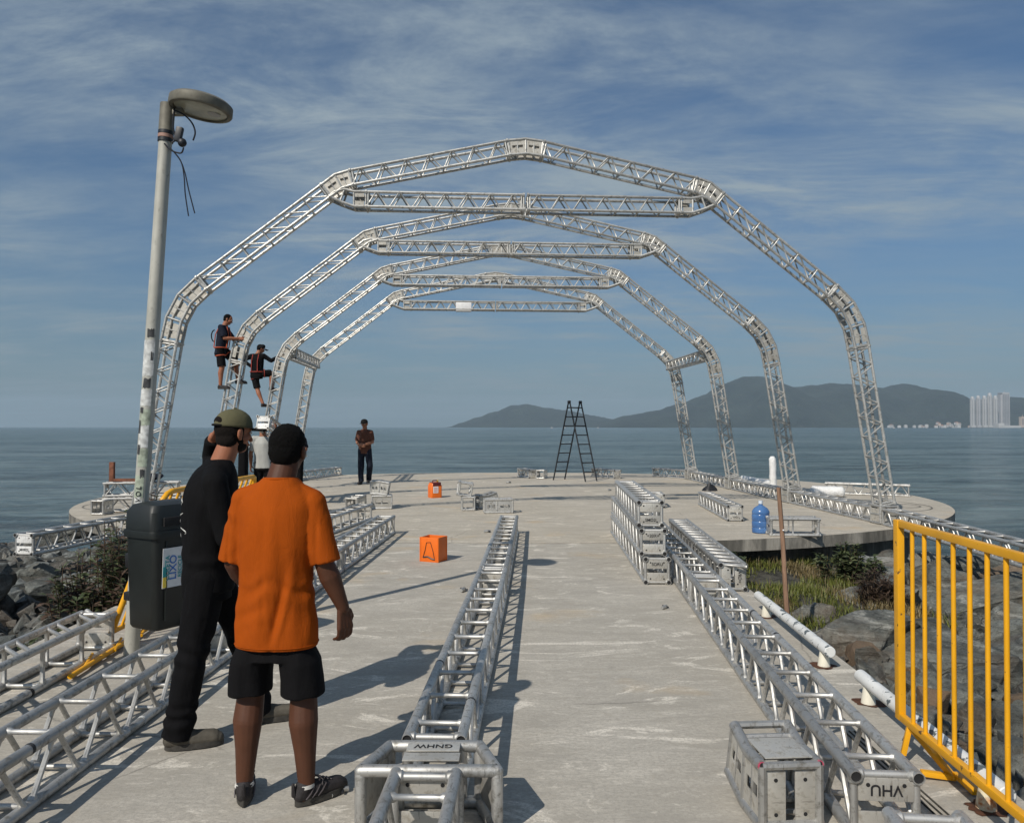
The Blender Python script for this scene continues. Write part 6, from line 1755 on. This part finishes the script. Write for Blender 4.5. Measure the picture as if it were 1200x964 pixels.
# faded print on the back: short curved strokes
from mathutils.bvhtree import BVHTree
bv = BVHTree.FromPolygons([v.co.copy() for v in sh2.data.vertices], [tuple(p.vertices) for p in sh2.data.polygons])
for k_, (z0, x0) in enumerate(((1.30, 0.02), (1.27, 0.045), (1.22, 0.055), (1.17, 0.05), (1.12, 0.035), (1.24, 0.02), (1.14, 0.075))):
    b = MB(); pts = []
    for i in range(6):
        t = i/5; x = x0 - 0.03 + 0.045*math.sin(t*2.6+k_); z = z0 + 0.03*t*(1 if k_ % 2 else -1)
        hit = bv.ray_cast(Vector((x, -0.6, z)), Vector((0, 1, 0)))[0]
        pts.append(hit + Vector((0, 0.0005, 0)) if hit else Vector((x, -0.13, z)))
    b.path(pts, 0.004, 5, radii=[0.002, 0.0035, 0.004, 0.004, 0.0035, 0.002]); b.build('back_print', M['print_white'], sh2)

# ---- smaller figures farther off
def worker(loc, yaw, J, label, skin, top, bottom, sleeve='short', legs='shorts', hat='cap_black', s=1.0, vox=0.010, hr=None, face=False, harness=None, shoes='sneaker', hands=None, hatlab=None):
    hd_ = {'R': ((0.1, 0.2, -1), (-1, 0, 0), 0.8, 1, 0.5), 'L': ((-0.1, 0.2, -1), (1, 0, 0), 0.8, -1, 0.5)}
    if hands: hd_.update(hands)
    hr = hr or Matrix.Identity(3)
    root, J = figure('person', loc, yaw, J, label, skin, vox*0.8, s, hr, hd_)
    pz, nk = J['pelvis'], J['neck']; b = MB()
    up = nk-pz
    def c_(t, dy=0.0): q = pz + up*t; return (q.x, q.y+dy, q.z)
    b.loft([(c_(-0.22), 0.178, 0.125), (c_(0.1), 0.172, 0.122), (c_(0.45), 0.172, 0.124), (c_(0.72), 0.180, 0.128), (c_(0.87), 0.150, 0.108), (c_(0.99), 0.075, 0.072)], 26, 2.2)
    for S_, sx in (('L', -1), ('R', 1)):
        sh_, el_, wr_ = J['sh'+S_], J['el'+S_], J['wr'+S_]
        b.cap(nk + V3(sx*0.05, 0, -0.055), sh_, 0.060, 0.065, 14)
        if sleeve == 'short': flare(b, sh_, sh_.lerp(el_, 0.85), 0.068, 0.072, 16)
        else: b.cap(sh_, el_, 0.066, 0.054, 14); b.tube(el_, el_.lerp(wr_, 0.9), 0.054, 14, 0.042)
    shirt = link('tshirt', remesh(b, 'tshirt', M[top], vox, 2, lambda p: NZ(p, 1, 12, 12, 4, 2)*0.010), root)
    b = MB(); b.loft([(c_(-0.30), 0.165, 0.118), (c_(-0.1), 0.162, 0.115), (c_(0.08), 0.15, 0.108)], 22, 2.2)
    for S_, sx in (('L', -1), ('R', 1)):
        h_, k_, a_ = J['hip'+S_], J['kn'+S_], J['an'+S_]
        if legs == 'shorts': b.cap(h_, h_.lerp(k_, 0.4), 0.100, 0.098, 16); b.tube(h_.lerp(k_, 0.3), h_.lerp(k_, 0.93), 0.098, 18, 0.092)
        else: b.cap(h_, k_, 0.100, 0.082, 16); b.tube(k_, a_ + (a_-k_).normalized()*0.02, 0.082, 18, 0.070); b.ell(k_, (0.083,)*3)
    link('shorts' if legs == 'shorts' else 'trousers', remesh(b, 'lower_garment', M[bottom], vox, 2, lambda p: NZ(p, 1, 12, 12, 5, 2)*0.012), root)
    P = lambda x, y, z: J['head'] + hr @ V3(x, y, z)
    b = MB(); b.ell(P(0, -0.026, 0.032), (0.082, 0.094, 0.090), hr, 20, 14); b.ell(P(0, -0.045, -0.02), (0.070, 0.060, 0.055), hr, 16, 10)
    link('hair', remesh(b, 'hair', M['hair'], 0.008, 2), root)
    if hat:
        b = MB(); b.loft([(P(0, 0, 0.028), 0.094, 0.110), (P(0, -0.002, 0.065), 0.092, 0.108), (P(0, -0.004, 0.10), 0.080, 0.094), (P(0, -0.005, 0.128), 0.045, 0.052), (P(0, -0.005, 0.134), 0.01, 0.01)], 22, 2.0, )
        cp_ = b.build('cap', M[hat], root)
        b = MB(); b.box(P(0, 0.135, 0.034), (0.145, 0.10, 0.012), hr, bev=0.005); b.build('brim', M[hat], cp_, 40)
    if face: face_bits(root, J['head'], hr, 1.0, 'hair')
    for S_ in 'LR': shoe(root, J['an'+S_], J['toe'+S_], (shoes,), lace=False, tr=False, vox=0.008)
    if harness:
        m_ = M[harness]; t_ = 0.0
        def band(t, rx, ry, rr2=0.018):
            q = c_(t); b = MB(); b.path([(q[0]+rx*math.cos(2*PI*i/24), q[1]+ry*math.sin(2*PI*i/24), q[2]) for i in range(25)], rr2, 6); b.build('harness_strap', m_, root)
        band(0.05, 0.184, 0.132, 0.015)
        for sx in (-1, 1):
            for sy in (-1, 1):
                b = MB(); q0, q1, q2 = c_(0.05), c_(0.6), c_(0.94)
                b.path([(q0[0]+sx*0.09, q0[1]+sy*0.135, q0[2]), (q1[0]+sx*0.085, q1[1]+sy*0.142, q1[2]), (q2[0]+sx*0.085, q2[1]+sy*0.085, q2[2]+0.0)], 0.012, 6); b.build('harness_strap', m_, root)
            S_ = 'R' if sx > 0 else 'L'; h_, k_ = J['hip'+S_], J['kn'+S_]; q = h_.lerp(k_, 0.35); d = (k_-h_).normalized(); s_, u_ = frame(d)
            b = MB(); b.path([q + s_*0.107*math.cos(2*PI*i/20) + u_*0.107*math.sin(2*PI*i/20) for i in range(21)], 0.012, 6); b.build('harness_strap', m_, root)
    return root, J, shirt

# man in brown walking towards us
Jw = dict(pelvis=(0, 0, 0.93), chest=(0, 0, 1.20), neck=(0, 0.01, 1.46), head=(0, 0.045, 1.60), shL=(-0.160, 0, 1.375), shR=(0.160, 0, 1.375), elL=(-0.215, 0.01, 1.12), elR=(0.215, 0.01, 1.12),
          wrL=(-0.05, 0.22, 1.05), wrR=(0.07, 0.23, 1.04), hipL=(-0.085, 0, 0.92), hipR=(0.085, 0, 0.92), knL=(-0.155, 0.06, 0.51), knR=(0.09, 0.06, 0.51), anL=(-0.035, -0.22, 0.115), anR=(0.085, 0.05, 0.092), toeL=(-0.07, 0.0, 0.03), toeR=(0.10, 0.28, 0.03))
worker((-4.23, 22.1, 0.004), R(172), Jw, 'man in a brown T-shirt and dark cap walking on the platform', 'skin_light', 'brown_cloth', 'navy_cloth', 'short', 'long', 'cap_black', 1.08, 0.011, Matrix.Rotation(R(-8), 3, 'X'), True,
       hands={'L': ((0.9, 0.3, -0.1), (0.2, -0.9, 0), 0.8, -1, 0.5), 'R': ((-0.9, 0.3, -0.1), (-0.2, -0.9, 0), 0.8, 1, 0.5)})

# two carriers with a truss
Jc = dict(pelvis=(0, 0, 0.93), chest=(0, 0, 1.20), neck=(0, 0.01, 1.46), head=(-0.02, 0.03, 1.60), shL=(-0.175, 0, 1.40), shR=(0.175, 0, 1.41), elL=(-0.245, 0.02, 1.12), elR=(0.33, 0.08, 1.36),
          wrL=(-0.26, 0.10, 0.88), wrR=(0.23, 0.14, 1.60), hipL=(-0.085, 0, 0.92), hipR=(0.085, 0, 0.92), knL=(-0.10, 0.05, 0.50), knR=(0.10, 0.02, 0.50), anL=(-0.11, 0.05, 0.092), anR=(0.11, -0.06, 0.092), toeL=(-0.12, 0.22, 0.03), toeR=(0.13, 0.12, 0.03))
cr, Jq, _s = worker((-5.02, 15.5, 0.004), R(6), Jc, 'man in a light grey T-shirt carrying a truss on his shoulder', 'skin_light', 'grey_cloth', 'black_shorts', 'short', 'long', None, 1.0, 0.011,
                    hands={'R': ((-0.2, 0.1, 1), (-0.8, 0.2, 0.3), 0.9, 1, 0.5)})
b = MB(); b.box((-0.30, -0.02, 0.90), (0.16, 0.20, 0.72), bev=0.05); b.cap((-0.30, -0.02, 1.22), (-0.285, -0.01, 1.36), 0.035, 0.03)
b.v = [tuple(Vector(v)*(1+0.03*noise.noise(Vector(v)*7))) for v in b.v]
o = b.build('black_bag', M['black_cloth'], None, 60); o.location = (-5.02-0.02, 15.3, 0.06); tag(o, 'tall black bag hanging beside the man in light grey', 'bag')
Jd = dict(Jc); Jd.update(elR=(0.30, 0.12, 1.25), wrR=(0.10, 0.25, 1.10), wrL=(-0.10, 0.25, 1.10), elL=(-0.27, 0.10, 1.18))
worker((-4.86, 17.3, 0.004), R(175), Jd, 'worker mostly hidden behind the head of the man in orange', 'skin_tan', 'navy_cloth', 'black_trousers', 'short', 'long', None, 0.97, 0.012)
T((-4.93, 15.15, 1.60), (-4.74, 17.25, 0.98), 'truss carried by two men on the left of the platform', 'trusses being carried', bays=6, pmat='white_plate')

# climber on the second arch
LEGX = lambda z: foot[0] + (l0[0]-foot[0])*(z-foot[1])/(l0[1]-foot[1])
p = aw(1, -(LEGX(2.6)+0.26), 0, -0.05)
Ja = dict(pelvis=(0, 0, 0.90), chest=(0, 0.02, 1.17), neck=(0, 0.07, 1.43), head=(0, 0.15, 1.56), shL=(-0.175, 0.05, 1.37), shR=(0.175, 0.05, 1.37), elL=(-0.23, 0.20, 1.14), elR=(0.22, 0.14, 1.12),
          wrL=(-0.12, 0.43, 1.16), wrR=(0.10, 0.40, 1.13), hipL=(-0.085, 0.02, 0.89), hipR=(0.085, 0, 0.89), knL=(-0.12, 0.30, 0.62), knR=(0.10, 0.05, 0.48), anL=(-0.10, 0.34, 0.22), anR=(0.10, 0.02, 0.092), toeL=(-0.10, 0.55, 0.16), toeR=(0.10, 0.20, 0.03))
c1, Jq, _s = worker((p.x, p.y, 2.42), R(-86), Ja, 'bareheaded climber with orange harness and backpack high on the second arch', 'skin_tan', 'navy_cloth', 'black_shorts', 'short', 'shorts', None, 0.93, 0.010,
                    Matrix.Rotation(R(-24), 3, 'X'), True, 'strap_orange', hands={'L': ((0.4, 0.9, 0), (0.8, -0.3, -0.3), 0.7, 1, 0.5), 'R': ((-0.2, 0.95, 0.1), (-0.8, -0.3, -0.3), 0.7, 1, 0.5)})
b = MB(); b.path([(-0.02, -0.15+0.07*math.cos(t), 1.20+0.13*math.sin(t)) for t in [PI*0.5+PI*i/10 for i in range(11)]], 0.013, 6); b.build('lanyard', M['cap_black'], c1)
# climber on the third arch
p = aw(2, -(LEGX(2.4)+0.34), 0, -0.02)
Jb = dict(pelvis=(0, 0, 0.93), chest=(0, 0.01, 1.20), neck=(0, 0.03, 1.45), head=(0.06, 0.09, 1.575), shL=(-0.175, 0.02, 1.385), shR=(0.175, 0.02, 1.385), elL=(-0.42, 0.02, 1.27), elR=(0.36, 0.10, 1.26),
          wrL=(-0.20, 0.10, 1.10), wrR=(0.53, 0.14, 1.36), hipL=(-0.085, 0, 0.92), hipR=(0.085, 0, 0.92), knL=(0.02, 0.0, 0.50), knR=(0.34, 0.18, 0.93), anL=(0.20, -0.03, 0.11), anR=(0.32, 0.16, 0.55), toeL=(0.27, 0.10, 0.03), toeR=(0.42, 0.30, 0.50))
worker((p.x-0.12, p.y, 2.13), R(-12), Jb, 'climber in long black sleeves and cap on the third arch', 'skin_tan', 'black_cloth', 'black_shorts', 'long', 'shorts', 'cap_black', 0.96, 0.010,
       Matrix.Rotation(R(-45), 3, 'Z') @ Matrix.Rotation(R(-20), 3, 'X'), True, 'strap_red', hands={'R': ((0.8, 0.2, 0.5), (0.3, 0.2, -0.8), 0.9, 1, 0.5), 'L': ((0.9, 0.1, -0.3), (0.3, 0.2, 0.8), 0.7, -1, 0.5)})

# ------------------------------------------------------------------ haze
hz_ = MB(); hz_.box((0, 0, 0), (18600, 18600, 330.0)); t = NT('sea_haze'); t.n.remove(t.b)
pv = t.n.new('ShaderNodeVolumePrincipled'); pv.inputs['Color'].default_value = (0.62, 0.80, 0.96, 1); pv.inputs['Density'].default_value = 0.82e-4
t.l.new(pv.outputs[0], t.out.inputs['Volume'])
hb = hz_.build('haze', t.mat, smooth=0); hb.location = (0, 0, -3.7 + 165.0 - 2.0); tag(hb, 'thin pale sea haze over the whole bay', kind='stuff')
